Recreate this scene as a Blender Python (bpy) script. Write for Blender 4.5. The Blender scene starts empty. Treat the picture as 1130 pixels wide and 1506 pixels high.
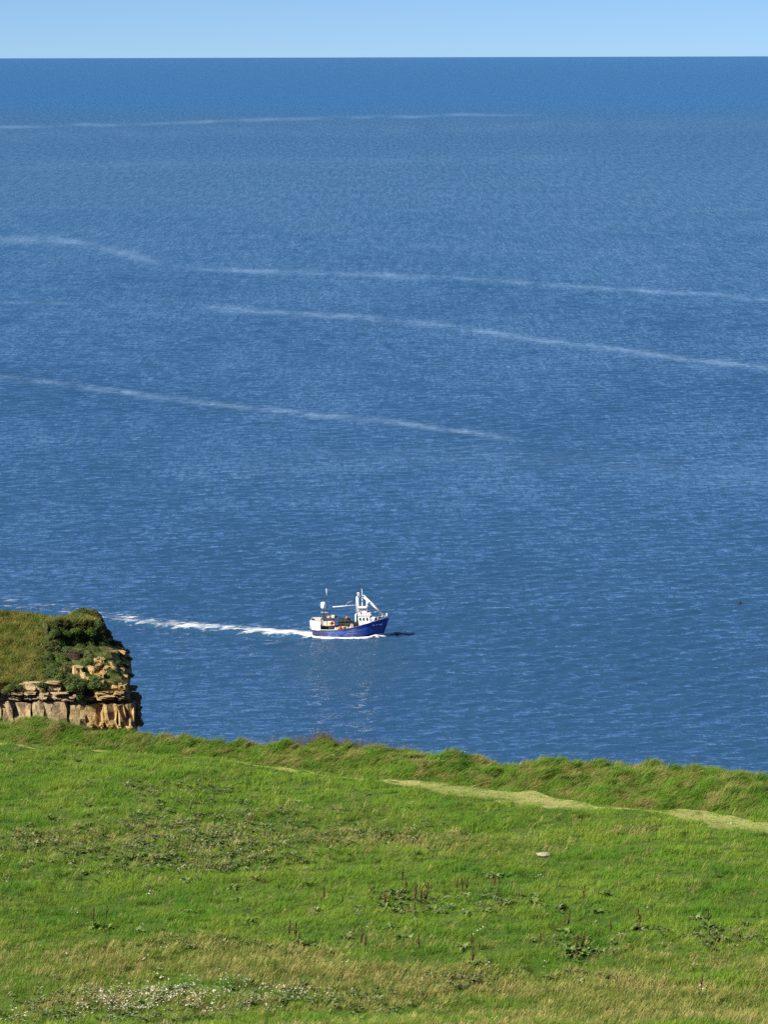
import bpy, bmesh, math, random
import numpy as np
from mathutils import Matrix, Vector, Euler

R = math.radians
SC = bpy.context.scene
COL = SC.collection
rng = np.random.default_rng(7)
random.seed(7)

# ------------------------------------------------------------------ camera
F, W0, H0 = 5200.0, 1130.0, 1506.0          # focal length and frame of the photograph, in its pixels
CAM = np.array([0.0, 0.0, 75.0])
PITCH = math.atan((753 - 78.5) / F)
ROLL = R(-0.152)
cam_rot = Matrix.Rotation(R(90) - PITCH, 3, 'X') @ Matrix.Rotation(ROLL, 3, 'Z')
cd = bpy.data.cameras.new('camera')
cd.sensor_fit = 'HORIZONTAL'; cd.sensor_width = 36; cd.lens = 36 * F / W0
cd.clip_start = 1.0; cd.clip_end = 200000
cam = bpy.data.objects.new('camera', cd); COL.objects.link(cam)
cam.matrix_world = Matrix.Translation(CAM.tolist()) @ cam_rot.to_4x4()
SC.camera = cam
RM = np.array(cam_rot)

# ------------------------------------------------------------------ light
SUN_EL, SUN_AZ = R(36), math.atan2(-0.90, -0.44)    # azimuth as atan2(x, y)
w = bpy.data.worlds.new('World'); SC.world = w; w.use_nodes = True
nt = w.node_tree; nt.nodes.clear()
sky = nt.nodes.new('ShaderNodeTexSky'); sky.sky_type = 'NISHITA'; sky.sun_disc = False
sky.sun_elevation = SUN_EL; sky.sun_rotation = SUN_AZ % (2 * math.pi)
sky.air_density = 0.43; sky.dust_density = 0.0; sky.ozone_density = 9.0; sky.altitude = 75
bg = nt.nodes.new('ShaderNodeBackground'); bg.inputs[1].default_value = 0.052
wo = nt.nodes.new('ShaderNodeOutputWorld')
nt.links.new(sky.outputs[0], bg.inputs[0]); nt.links.new(bg.outputs[0], wo.inputs[0])

sl = bpy.data.lights.new('sun', 'SUN'); sl.energy = 4.8; sl.angle = R(0.53); sl.color = (1.0, 0.95, 0.86)
so = bpy.data.objects.new('sun', sl); COL.objects.link(so)
to_sun = Vector((math.sin(SUN_AZ) * math.cos(SUN_EL), math.cos(SUN_AZ) * math.cos(SUN_EL), math.sin(SUN_EL)))
so.rotation_euler = to_sun.to_track_quat('Z', 'Y').to_euler(); so.location = (-40, -20, 120)

SC.view_settings.view_transform = 'Standard'; SC.view_settings.look = 'None'
SC.view_settings.exposure = 1.1; SC.view_settings.gamma = 1.0; SC.view_settings.use_curve_mapping = False
SC.render.engine = 'CYCLES'
SC.cycles.max_bounces = 6; SC.cycles.transparent_max_bounces = 12
SC.cycles.use_denoising = False; SC.cycles.sample_clamp_indirect = 3.0

# ------------------------------------------------------------------ helpers
def ray(x, y):
    """unit-ish direction of a pixel of the photograph (arrays welcome)"""
    x, y = np.broadcast_arrays(np.asarray(x, float), np.asarray(y, float))
    v = np.stack([x - 565, 753 - y, np.full(x.shape, -F)], -1)
    return v @ RM.T
def on_z(x, y, z):
    d = ray(x, y); t = (z - CAM[2]) / d[..., 2]
    return CAM + d * t[..., None]
def on_Y(x, y, Y):
    d = ray(x, y); t = np.asarray(Y, float) / d[..., 1]
    return CAM + d * t[..., None]
def to_px(P):
    v = (np.asarray(P, float) - CAM) @ RM
    return 565 - F * v[..., 0] / v[..., 2], 753 + F * v[..., 1] / v[..., 2]
def sst(a, b, x):
    t = np.clip((np.asarray(x, float) - a) / (b - a), 0, 1)
    return t * t * (3 - 2 * t)

_perm = np.random.default_rng(3).permutation(512).astype(np.int64)
_ang = np.random.default_rng(4).random(512) * 2 * math.pi
def perlin(x, y, seed=0):
    x = np.asarray(x, float); y = np.asarray(y, float)
    xi = np.floor(x).astype(np.int64); yi = np.floor(y).astype(np.int64)
    xf = x - xi; yf = y - yi
    def g(ix, iy, dx, dy):
        a = _ang[_perm[(_perm[(ix + seed * 37) & 511] + iy) & 511]]
        return np.cos(a) * dx + np.sin(a) * dy
    u = xf ** 3 * (xf * (xf * 6 - 15) + 10); v = yf ** 3 * (yf * (yf * 6 - 15) + 10)
    a = g(xi, yi, xf, yf); b = g(xi + 1, yi, xf - 1, yf)
    c = g(xi, yi + 1, xf, yf - 1); d = g(xi + 1, yi + 1, xf - 1, yf - 1)
    return (a + u * (b - a)) * (1 - v) + (c + u * (d - c)) * v
def fbm(x, y, seed=0, oct=4, gain=.5):
    s = 0; a = 1.0; f = 1.0
    for i in range(oct):
        s = s + a * perlin(x * f + 11.3 * i, y * f - 7.7 * i, seed + i); a *= gain; f *= 2.03
    return s

def mesh_np(name, V, Fq, smooth=True):
    me = bpy.data.meshes.new(name)
    V = np.asarray(V, np.float32); Fq = np.asarray(Fq, np.int32)
    n, k = Fq.shape
    me.vertices.add(len(V)); me.vertices.foreach_set('co', V.ravel())
    me.loops.add(n * k); me.loops.foreach_set('vertex_index', Fq.ravel())
    me.polygons.add(n); me.polygons.foreach_set('loop_start', np.arange(0, n * k, k, dtype=np.int32))
    me.polygons.foreach_set('use_smooth', np.full(n, smooth))
    me.update(calc_edges=True)
    return me
def grid_faces(nr, nc):
    i = np.arange(nr - 1)[:, None] * nc + np.arange(nc - 1)[None, :]
    return np.stack([i, i + 1, i + nc + 1, i + nc], -1).reshape(-1, 4)
def add_attr(me, name, val):
    a = me.attributes.new(name, 'FLOAT', 'POINT'); a.data.foreach_set('value', np.asarray(val, np.float32).ravel())
def obj(name, me, mat=None, parent=None, **props):
    if isinstance(me, bmesh.types.BMesh):
        bm = me; me = bpy.data.meshes.new(name); bm.to_mesh(me); bm.free()
    o = bpy.data.objects.new(name, me); COL.objects.link(o)
    if mat is not None and me is not None and len(me.materials) == 0: me.materials.append(mat)
    if parent is not None: o.parent = parent
    for k, v in props.items(): o[k] = v
    return o
def empty(name, M=None, **props):
    o = bpy.data.objects.new(name, None); COL.objects.link(o); o.empty_display_size = .2
    if M is not None: o.matrix_world = M
    for k, v in props.items(): o[k] = v
    return o

# node helpers
def new_mat(name):
    m = bpy.data.materials.new(name); m.use_nodes = True
    t = m.node_tree; t.nodes.clear()
    out = t.nodes.new('ShaderNodeOutputMaterial')
    return m, t, out
def N(t, typ, **kw):
    n = t.nodes.new(typ)
    for k, v in kw.items(): setattr(n, k, v)
    return n
def setin(t, n, **kw):
    for k, v in kw.items():
        s = n.inputs[int(k[1:])] if k[0] == '_' and k[1:].isdigit() else n.inputs[k.replace('_', ' ')]
        if isinstance(v, bpy.types.NodeSocket): t.links.new(v, s)
        else: s.default_value = v
    return n
def mathn(t, op, a, b=None, clamp=False):
    n = N(t, 'ShaderNodeMath', operation=op, use_clamp=clamp)
    setin(t, n, _0=a)
    if b is not None: setin(t, n, _1=b)
    return n.outputs[0]
def noise(t, vec, scale, detail=3, rough=.55):
    n = N(t, 'ShaderNodeTexNoise'); setin(t, n, Vector=vec, Scale=scale, Detail=detail, Roughness=rough)
    return n.outputs[0]
def ramp(t, fac, stops):
    n = N(t, 'ShaderNodeValToRGB'); t.links.new(fac, n.inputs[0])
    cr = n.color_ramp
    while len(cr.elements) < len(stops): cr.elements.new(.5)
    for e, (p, c) in zip(cr.elements, stops):
        e.position = p; e.color = (*c, 1) if len(c) == 3 else c
    return n.outputs[0]
def mix(t, fac, a, b, mode='MIX'):
    n = N(t, 'ShaderNodeMix', data_type='RGBA', blend_type=mode)
    setin(t, n, _0=fac)
    for i, v in ((6, a), (7, b)):
        if isinstance(v, bpy.types.NodeSocket): t.links.new(v, n.inputs[i])
        else: n.inputs[i].default_value = (*v, 1)
    return n.outputs[2]
def attr(t, name, typ='GEOMETRY'):
    n = N(t, 'ShaderNodeAttribute', attribute_name=name, attribute_type=typ)
    return n
def pos(t): return N(t, 'ShaderNodeNewGeometry').outputs['Position']
def objc(t): return N(t, 'ShaderNodeTexCoord').outputs['Object']
def scaled(t, vec, s):
    n = N(t, 'ShaderNodeVectorMath', operation='MULTIPLY'); t.links.new(vec, n.inputs[0]); n.inputs[1].default_value = s
    return n.outputs[0]
def bump(t, h, strength, dist, normal=None):
    n = N(t, 'ShaderNodeBump'); setin(t, n, Strength=strength, Distance=dist, Height=h)
    if normal is not None: t.links.new(normal, n.inputs['Normal'])
    return n.outputs[0]
def principled(t, out, **kw):
    p = N(t, 'ShaderNodeBsdfPrincipled'); setin(t, p, **kw)
    t.links.new(p.outputs[0], out.inputs[0]); return p

def paint(name, col, rough=.5, wear=.25, spec=.4, dirt=(.25, .2, .15), scale=3.0):
    """weathered paint: base colour with blotchy dirt that has a shape of its own"""
    m, t, out = new_mat(name)
    v = objc(t)
    n1 = noise(t, v, scale, 5, .65)
    f = ramp(t, n1, [(.45, (0, 0, 0)), (.75, (1, 1, 1))])
    c = mix(t, mathn(t, 'MULTIPLY', f, wear), col, dirt)
    principled(t, out, Base_Color=c, Roughness=rough, Specular_IOR_Level=spec)
    return m

# ------------------------------------------------------------------ water
SEA_WAVES = []
_wr = np.random.default_rng(21)
for i in range(60):
    lam = 1.25 * (6.5 / 1.25) ** (i / 59.0) * _wr.uniform(.9, 1.1)
    th = R(-90) + _wr.normal(0, R(33)) + R(8)
    slope = 0.030 * (1.0 if lam < 3 else 0.6)
    SEA_WAVES.append((2 * math.pi / lam, math.cos(th), math.sin(th), slope * lam / (2 * math.pi), _wr.uniform(0, 6.28), lam))
# wake of the boat, as a line on the sea
WAKE_PX = [(462, 936), (440, 934), (400, 931), (350, 927.5), (300, 924), (250, 920), (200, 914), (150, 907), (90, 899), (30, 891), (-60, 879), (-160, 866)]
WAKE = on_z(np.array([p[0] for p in WAKE_PX]), np.array([p[1] for p in WAKE_PX]), 0.0)[:, :2]
def poly_dist(X, Y, P):
    """signed distance and arclength to a polyline (positive = left of its direction)"""
    best = np.full(X.shape, 1e9); sd = np.zeros(X.shape); ss = np.zeros(X.shape); acc = 0.0
    for a, b in zip(P[:-1], P[1:]):
        d = b - a; L = np.hypot(*d); u = d / L
        rx, ry = X - a[0], Y - a[1]
        t = np.clip(rx * u[0] + ry * u[1], 0, L)
        qx, qy = rx - t * u[0], ry - t * u[1]
        q = np.hypot(qx, qy); s = np.sign(u[0] * ry - u[1] * rx)
        k = q < best
        best = np.where(k, q, best); sd = np.where(k, q * s, sd); ss = np.where(k, acc + t, ss); acc += L
    return sd, ss
def wake_h(X, Y):
    h = np.zeros(X.shape)
    k = (Y > 400) & (Y < 640) & (X < 12) & (X > -70)
    if k.any():
        sd, s = poly_dist(X[k], Y[k], WAKE)          # direction is to the left, so near side (towards camera) is positive
        dec = np.exp(-s / 45) * sst(0, 2, s)
        e = sd - 0.9 - s * .012
        h[k] = dec * (0.46 * np.exp(-(e / .8) ** 2) - 0.34 * np.exp(-((e - 2.2) / 1.2) ** 2) + 0.13 * np.exp(-((e - 4.4) / 1.2) ** 2)
                      + 0.2 * np.exp(-((sd + 1.6 + s * .03) / .9) ** 2))
    return h
def sea_h(X, Y, spacing=None):
    X = np.asarray(X, float); Y = np.asarray(Y, float)
    h = np.zeros(np.broadcast(X, Y).shape)
    sp = 0.0009 * Y if spacing is None else spacing
    gust = 0.75 + 0.9 * fbm(X / 60, Y / 140, 5, 2) + 0.5 * perlin(X / 14, Y / 20, 9)
    for k, cx, cy, a, ph, lam in SEA_WAVES:
        att = sst(2.2, 4.0, lam / sp)
        h = h + a * att * np.sin(k * (cx * X + cy * Y) + ph)
    return h * np.clip(gust, .25, 1.6) + wake_h(X + 0 * Y, Y + 0 * X)

rows = [60., 150., 230., 280.]
y = 320.
while y < 62000:
    rows.append(y)
    y *= 1 + (0.0008 if y < 800 else 0.0008 + 0.004 * min(1, (y - 800) / 2000.0))
rows = np.array(rows)
u = np.arange(-0.14, 0.1401, 0.0010)
u = np.concatenate([[-4, -1.2, -.5, -.25], u, [.25, .5, 1.2, 4]])
YY = np.repeat(rows[:, None], len(u), 1); XX = YY * u[None, :]
ZZ = np.where((YY > 300) & (np.abs(u)[None, :] < .16), sea_h(XX, YY), 0.0)

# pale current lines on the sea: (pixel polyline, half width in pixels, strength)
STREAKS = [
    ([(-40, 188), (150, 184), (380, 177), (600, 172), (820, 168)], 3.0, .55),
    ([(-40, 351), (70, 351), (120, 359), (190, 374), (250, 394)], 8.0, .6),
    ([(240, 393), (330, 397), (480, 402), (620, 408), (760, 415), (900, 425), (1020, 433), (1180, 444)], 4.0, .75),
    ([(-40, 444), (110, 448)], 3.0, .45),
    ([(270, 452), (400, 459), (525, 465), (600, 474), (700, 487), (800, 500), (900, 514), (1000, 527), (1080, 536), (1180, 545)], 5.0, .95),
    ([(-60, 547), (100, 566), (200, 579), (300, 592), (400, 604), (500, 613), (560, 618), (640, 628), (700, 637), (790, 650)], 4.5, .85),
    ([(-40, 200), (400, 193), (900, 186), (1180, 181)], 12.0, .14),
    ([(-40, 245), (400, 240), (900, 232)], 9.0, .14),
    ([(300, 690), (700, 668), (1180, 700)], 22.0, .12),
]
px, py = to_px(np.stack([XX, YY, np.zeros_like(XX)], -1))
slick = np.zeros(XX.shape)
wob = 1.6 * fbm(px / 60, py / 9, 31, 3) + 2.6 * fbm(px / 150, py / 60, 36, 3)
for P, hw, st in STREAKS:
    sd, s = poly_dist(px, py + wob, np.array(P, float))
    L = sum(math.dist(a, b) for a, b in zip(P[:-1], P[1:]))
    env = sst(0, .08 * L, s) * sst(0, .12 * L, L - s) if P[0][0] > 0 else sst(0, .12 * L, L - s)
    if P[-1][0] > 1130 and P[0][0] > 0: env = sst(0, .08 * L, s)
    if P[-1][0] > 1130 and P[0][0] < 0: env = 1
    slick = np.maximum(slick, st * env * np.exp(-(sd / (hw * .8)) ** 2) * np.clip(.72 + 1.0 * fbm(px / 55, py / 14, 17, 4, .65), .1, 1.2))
me = mesh_np('water', np.stack([XX, YY, ZZ], -1).reshape(-1, 3), grid_faces(*XX.shape))
add_attr(me, 'slick', np.clip(slick, 0, 1))
add_attr(me, 'offshore', np.clip(np.log(np.clip(YY, 450, None) / 450) / math.log(7), 0, 1))          # longer fetch, rougher water
bp_ = on_z(515, 944, 0.0); add_attr(me, 'churn_dim_reflection', np.exp(-(((XX - bp_[0]) / 8.5) ** 2 + ((YY - bp_[1] + 12) / 22) ** 2) ** 2))      # stirred water; also carries the hull's dark reflection, painted as lower reflectance
add_attr(me, 'deep', sst(182, 150, py + 5 * fbm(px / 200, py / 30, 33, 3)))                            # deeper water beyond the current line

m, t, out = new_mat('sea_water')
P = pos(t)
sk = attr(t, 'slick').outputs['Fac']
n1 = noise(t, scaled(t, P, (.55, 1.0, 1)), 1.7, 2, .55)
n2 = noise(t, scaled(t, P, (.45, .9, 1)), .62, 2, .5)
n3 = noise(t, scaled(t, P, (.3, .5, 1)), .06, 3, .6)
# cat's-paws: ripple strength varies from patch to patch, long in the direction of the wind
g1 = ramp(t, noise(t, scaled(t, P, (.95, .20, 1)), 1.0, 3, .8), [(.46, (.12, .12, .12)), (.60, (1, 1, 1))])
g2 = ramp(t, noise(t, scaled(t, P, (.012, .006, 1)), 1.0, 3, .6), [(.35, (.75, .75, .75)), (.65, (1, 1, 1))])
calm = mathn(t, 'SUBTRACT', 1.0, mathn(t, 'MULTIPLY', sk, .75))
gs = mathn(t, 'MAXIMUM', mathn(t, 'MULTIPLY', mathn(t, 'MULTIPLY', g1, g2), calm), mathn(t, 'MULTIPLY', attr(t, 'churn_dim_reflection').outputs['Fac'], 1.5))
b = bump(t, n3, .5, 1.3)
b = bump(t, n2, gs, 1.15, b)
b = bump(t, n1, gs, .55, b)
patch = noise(t, scaled(t, P, (.006, .0022, 1)), 1.0, 3, .5)
offs = attr(t, 'offshore').outputs['Fac']
body = ramp(t, patch, [(.35, (.019, .062, .128)), (.65, (.023, .072, .143))])
body = mix(t, offs, body, (.019, .073, .166))
body = mix(t, attr(t, 'deep').outputs['Fac'], body, (.010, .078, .205))
# effective reflectance of a rough sea: Fresnel, held down by wave masking offshore and in ruffled patches
fr = N(t, 'ShaderNodeFresnel'); fr.inputs[0].default_value = 1.333; t.links.new(b, fr.inputs['Normal'])
g3 = ramp(t, noise(t, scaled(t, P, (.40, .022, 1)), 1.0, 4, .85), [(.44, (1.55, 1.55, 1.55)), (.56, (.40, .40, .40))])
g4 = mix(t, offs, ramp(t, g1, [(.1, (1.45, 1.45, 1.45)), (1, (.55, .55, .55))]), g3)
mk = N(t, 'ShaderNodeMapRange'); setin(t, mk, _0=offs, _1=0.0, _2=1.0, _3=1.0, _4=.42)
fac = mathn(t, 'MULTIPLY', mathn(t, 'MULTIPLY', mathn(t, 'MINIMUM', fr.outputs[0], .72), mk.outputs[0]), mathn(t, 'MULTIPLY', g4, mathn(t, 'SUBTRACT', 1.0, mathn(t, 'MULTIPLY', attr(t, 'churn_dim_reflection').outputs['Fac'], .55))), True)  # lower reflectance around the boat paints a dark hull reflection
df = N(t, 'ShaderNodeBsdfDiffuse'); t.links.new(body, df.inputs[0])
gl = N(t, 'ShaderNodeBsdfGlossy'); t.links.new(mathn(t, 'ADD', .08, mathn(t, 'MULTIPLY', attr(t, 'churn_dim_reflection').outputs['Fac'], .22)), gl.inputs['Roughness']); gl.inputs['Color'].default_value = (1, 1, 1, 1); t.links.new(b, gl.inputs['Normal'])
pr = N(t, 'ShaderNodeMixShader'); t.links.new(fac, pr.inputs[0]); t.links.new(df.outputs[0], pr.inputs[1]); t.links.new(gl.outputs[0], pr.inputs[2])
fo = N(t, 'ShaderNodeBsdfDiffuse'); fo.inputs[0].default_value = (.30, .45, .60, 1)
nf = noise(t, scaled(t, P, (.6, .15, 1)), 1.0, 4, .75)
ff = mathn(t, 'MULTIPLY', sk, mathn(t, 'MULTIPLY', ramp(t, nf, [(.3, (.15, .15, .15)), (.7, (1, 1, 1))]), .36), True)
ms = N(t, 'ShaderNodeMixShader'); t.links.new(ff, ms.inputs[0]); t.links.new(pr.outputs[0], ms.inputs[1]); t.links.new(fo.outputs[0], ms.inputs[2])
t.links.new(ms.outputs[0], out.inputs[0])
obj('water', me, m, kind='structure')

# foam
def foam_mat(name, lo, hi, scale, stretch, br=2.4):
    m, t, out = new_mat(name)
    P = pos(t)
    n = noise(t, scaled(t, P, stretch), scale, 6, .72)
    d = attr(t, 'dens').outputs['Fac']
    a = mathn(t, 'ADD', mathn(t, 'MULTIPLY', mathn(t, 'SUBTRACT', n, .5), br), d)
    a = ramp(t, a, [(lo, (0, 0, 0)), (hi, (1, 1, 1))])
    p = N(t, 'ShaderNodeBsdfPrincipled')
    setin(t, p, Base_Color=(.82, .86, .88, 1), Roughness=.7, Normal=bump(t, n, .8, .25))
    tr = N(t, 'ShaderNodeBsdfTransparent')
    ms = N(t, 'ShaderNodeMixShader')
    t.links.new(a, ms.inputs[0]); t.links.new(tr.outputs[0], ms.inputs[1]); t.links.new(p.outputs[0], ms.inputs[2])
    t.links.new(ms.outputs[0], out.inputs[0])
    return m
MFOAM = foam_mat('wake_foam', .22, .95, 1.2, (.38, 1, 1), 2.7)
MFOAM2 = foam_mat('bow_foam', .25, .6, 2.2, (.6, 1, 1))
seg = np.hypot(*(WAKE[1:] - WAKE[:-1]).T); cum = np.concatenate([[0], np.cumsum(seg)])
S = np.arange(0, cum[-1], .3)
cx = np.interp(S, cum, WAKE[:, 0]); cy = np.interp(S, cum, WAKE[:, 1])
tx = np.gradient(cx, S); ty = np.gradient(cy, S); ln = np.hypot(tx, ty); tx, ty = tx / ln, ty / ln
T = np.linspace(-5.5, 2.6, 46)
X = cx[:, None] - ty[:, None] * T; Y = cy[:, None] + tx[:, None] * T
dens = np.exp(-((T[None] - .55 - .012 * S[:, None]) / (.80 + .006 * S[:, None])) ** 2) * (.52 * np.exp(-S / 30)[:, None] + .13 * np.exp(-S / 90)[:, None])
dens += .50 * np.exp(-((T[None] + .5) / 1.6) ** 2) * np.exp(-S / 20)[:, None]
dens += .32 * np.exp(-((T[None] + 1.2 + .03 * S[:, None]) / 1.3) ** 2) * np.exp(-S / 40)[:, None]
dens += .16 * np.exp(-((T[None] + 1.0) / 2.4) ** 2) * np.exp(-S / 120)[:, None]
dens *= (.55 + .45 * sst(45, 15, S))[:, None]
dens *= sst(2.6, 1.9, T)[None] * sst(-5.5, -4, T)[None]
me = mesh_np('wake_foam', np.stack([X, Y, sea_h(X, Y) + .07], -1).reshape(-1, 3), grid_faces(*X.shape))
add_attr(me, 'dens', dens)
obj('wake_foam', me, MFOAM, kind='stuff', label='long broken white foam trail behind the fishing boat', category='wake')

# ------------------------------------------------------------------ meadow
ZF = 45.0
EDGE_PX = [(-700, 1010), (-300, 1030), (0, 1051), (60, 1055), (120, 1063), (200, 1073), (300, 1081), (400, 1087), (470, 1084), (560, 1093), (640, 1104),
           (720, 1110), (800, 1112), (900, 1116), (1000, 1122), (1060, 1126), (1130, 1134), (1400, 1150), (1800, 1165)]
EDGE = on_z(np.array([p[0] for p in EDGE_PX]), np.array([p[1] for p in EDGE_PX]), ZF + .45)
PATH_PX = [(-400, 1074, .8), (-60, 1092, .8), (110, 1101, 1.2), (200, 1108, 1.4), (400, 1127, 1.6), (500, 1138, 1.6), (590, 1149, 3), (640, 1157, 9), (720, 1167, 11), (800, 1176, 10), (860, 1184, 6), (885, 1187, 2),
           (930, 1192, 1), (970, 1196, 1.5), (1000, 1199, 8), (1040, 1205, 10), (1090, 1214, 11), (1140, 1224, 11), (1300, 1255, 11), (1700, 1330, 10)]
_pp = on_z(np.array([p[0] for p in PATH_PX]), np.array([p[1] for p in PATH_PX]), ZF)
PATH_X = _pp[:, 0]; PATH_Y = _pp[:, 1]; PATH_W = np.array([p[2] for p in PATH_PX]) * .138
def y_edge(X): return np.interp(X, EDGE[:, 0], EDGE[:, 1])
def y_path(X): return np.interp(X, PATH_X, PATH_Y)
def w_path(X): return np.interp(X, PATH_X, PATH_W)
def z_field(X, Y):
    X = np.asarray(X, float); Y = np.asarray(Y, float)
    z = ZF + .26 * fbm(X / 9, Y / 10, 1, 2) + .17 * fbm(X / 2.8, Y / 2.2, 2, 3)
    d = Y - y_path(X) - w_path(X)
    bank = sst(.0, 2.2, d)
    ed = y_edge(X) - Y
    lump = np.abs(fbm(X / 1.9, Y / 2.0, 8, 4, .6)) * .62 + .40 * fbm(X / 5, Y / 6, 12, 2) - .08
    z = z + bank * (.20 + lump)
    pth = np.exp(-((Y - y_path(X)) / (w_path(X) + .15)) ** 2)
    z = z - .10 * pth
    # rises behind towards the hill the photograph was taken from
    near = np.clip(108 - Y, 0, None)
    z = z + np.where(near > 0, (73.3 - ZF) * np.clip(near / 108, 0, 1) ** 1.12, 0)
    return z - .5 * sst(1.2, 0, ed)
xs = np.concatenate([[-400, -200, -110, -70, -48, -36], np.arange(-28, 28.01, .16), [36, 48, 70, 110, 200, 400]])
vs = np.concatenate([np.linspace(-.9, .58, 24), np.arange(.60, 1.00001, .00125)])
XX = np.repeat(xs[None], len(vs), 0); YE = y_edge(XX)
YY = vs[:, None] * YE
ZZ = z_field(XX, YY)
# cliff below the edge
cl = []
for dy, z in ((.35, 44.3), (.8, 42.5), (1.3, 38), (2.4, 30), (4, 18), (6, 6), (8, -4)):
    jit = fbm(xs / 3.0, np.full(xs.shape, z / 5.0), 40, 3)
    cl.append(np.stack([xs, y_edge(xs) + dy + .8 * jit * (z < 44), np.full(xs.shape, z)], -1))
V = np.concatenate([np.stack([XX, YY, ZZ], -1), np.array(cl)], 0)
me = mesh_np('meadow', V.reshape(-1, 3), grid_faces(V.shape[0], V.shape[1]))
m, t, out = new_mat('meadow_ground')
P = pos(t)
c = ramp(t, noise(t, P, .5, 5, .6), [(.3, (.045, .085, .012)), (.55, (.07, .115, .02)), (.75, (.11, .13, .035))])
sx = N(t, 'ShaderNodeSeparateXYZ'); t.links.new(P, sx.inputs[0])
rk = mathn(t, 'LESS_THAN', sx.outputs[2], 43.6)
c = mix(t, rk, c, (.20, .16, .10))
principled(t, out, Base_Color=c, Roughness=.95, Specular_IOR_Level=.1, Normal=bump(t, noise(t, P, 6, 4, .7), .8, .15))
meadow = obj('meadow', me, m, kind='structure')

# trodden path along the cliff top
X = np.arange(-30, 30.01, .2); A = np.linspace(-1, 1, 9)
ww = w_path(X) * (1 + .35 * fbm(X / 1.5, X * 0, 6, 2))
XX = np.repeat(X[:, None], 9, 1); YY = y_path(X)[:, None] + ww[:, None] * A[None] + .25 * fbm(XX / .9, A[None] * 2, 9, 2)
me = mesh_np('path', np.stack([XX, YY, z_field(XX, YY) + .012], -1).reshape(-1, 3), grid_faces(*XX.shape))
m, t, out = new_mat('trodden_path')
P = pos(t)
c = ramp(t, noise(t, scaled(t, P, (.6, 1.4, 1)), 2.2, 6, .8), [(.34, (.12, .17, .04)), (.46, (.23, .27, .075)), (.55, (.33, .31, .11)), (.64, (.28, .21, .12))])
principled(t, out, Base_Color=c, Roughness=.95, Specular_IOR_Level=.1, Normal=bump(t, noise(t, P, 7, 5, .75), 1.0, .10))
obj('path', me, m, kind='structure')

# ------------------------------------------------------------------ grass tufts (prototypes live in unlinked collections)
def leaf_mat(name, transl=.3, rough=.6, spec=.12):
    m, t, out = new_mat(name)
    a = attr(t, 'tint', 'INSTANCER').outputs['Color']
    b = attr(t, 'shade').outputs['Fac']          # every blade has its own hue
    c = mix(t, b, a, scaled(t, a, (1.5, 1.22, 1.1)))
    p = N(t, 'ShaderNodeBsdfPrincipled'); setin(t, p, Base_Color=c, Roughness=rough, Specular_IOR_Level=spec)
    tr = N(t, 'ShaderNodeBsdfTranslucent'); t.links.new(c, tr.inputs[0])
    ms = N(t, 'ShaderNodeMixShader'); ms.inputs[0].default_value = transl
    t.links.new(p.outputs[0], ms.inputs[1]); t.links.new(tr.outputs[0], ms.inputs[2]); t.links.new(ms.outputs[0], out.inputs[0])
    return m
MLEAF = leaf_mat('blade_leaf')

def blade_tuft(name, n, rad, L, width, bend, wind, seed, heads=0.0, seg=3, upright=.25):
    """a tuft of n curved blades; wind = lean towards +X"""
    r = np.random.default_rng(seed)
    V = []; Fc = []; sh = []
    for i in range(n):
        a = r.uniform(0, 6.283); q = rad * math.sqrt(r.random())
        p = np.array([q * math.cos(a), q * math.sin(a), -.03])
        az = r.uniform(0, 6.283); l = L * r.uniform(.55, 1.15); wd = width * r.uniform(.7, 1.3)
        out = np.array([math.cos(az), math.sin(az), 0]) * r.uniform(.1, 1) * upright
        d = np.array([0, 0, 1.0]) + out + np.array([wind * r.uniform(.4, 1.2), .15 * wind * r.normal(), 0]); d /= np.linalg.norm(d)
        side = np.cross(d, np.array([math.cos(az + 1.2), math.sin(az + 1.2), 0.2])); side /= np.linalg.norm(side)
        hd = r.random() < heads
        base = len(V); s = r.random()
        for k in range(seg + 1):
            f = k / seg
            ww = wd * (1 - f * .85)
            if hd: ww = wd * (.35 if f < .7 else 1.0)
            V += [p - side * ww / 2, p + side * ww / 2]; sh += [s, s]
            d = d + (out * .8 + np.array([wind * .7, 0, 0]) + np.array([0, 0, -bend * f * 1.1])) * (1.0 / seg)
            d /= np.linalg.norm(d); p = p + d * l / seg
            p[2] = max(p[2], .015)
        for k in range(seg):
            b = base + 2 * k; Fc.append((b, b + 1, b + 3, b + 2))
    me = mesh_np(name, np.array(V), np.array(Fc)); add_attr(me, 'shade', sh)
    me.materials.append(MLEAF)
    return bpy.data.objects.new(name, me)
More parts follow.
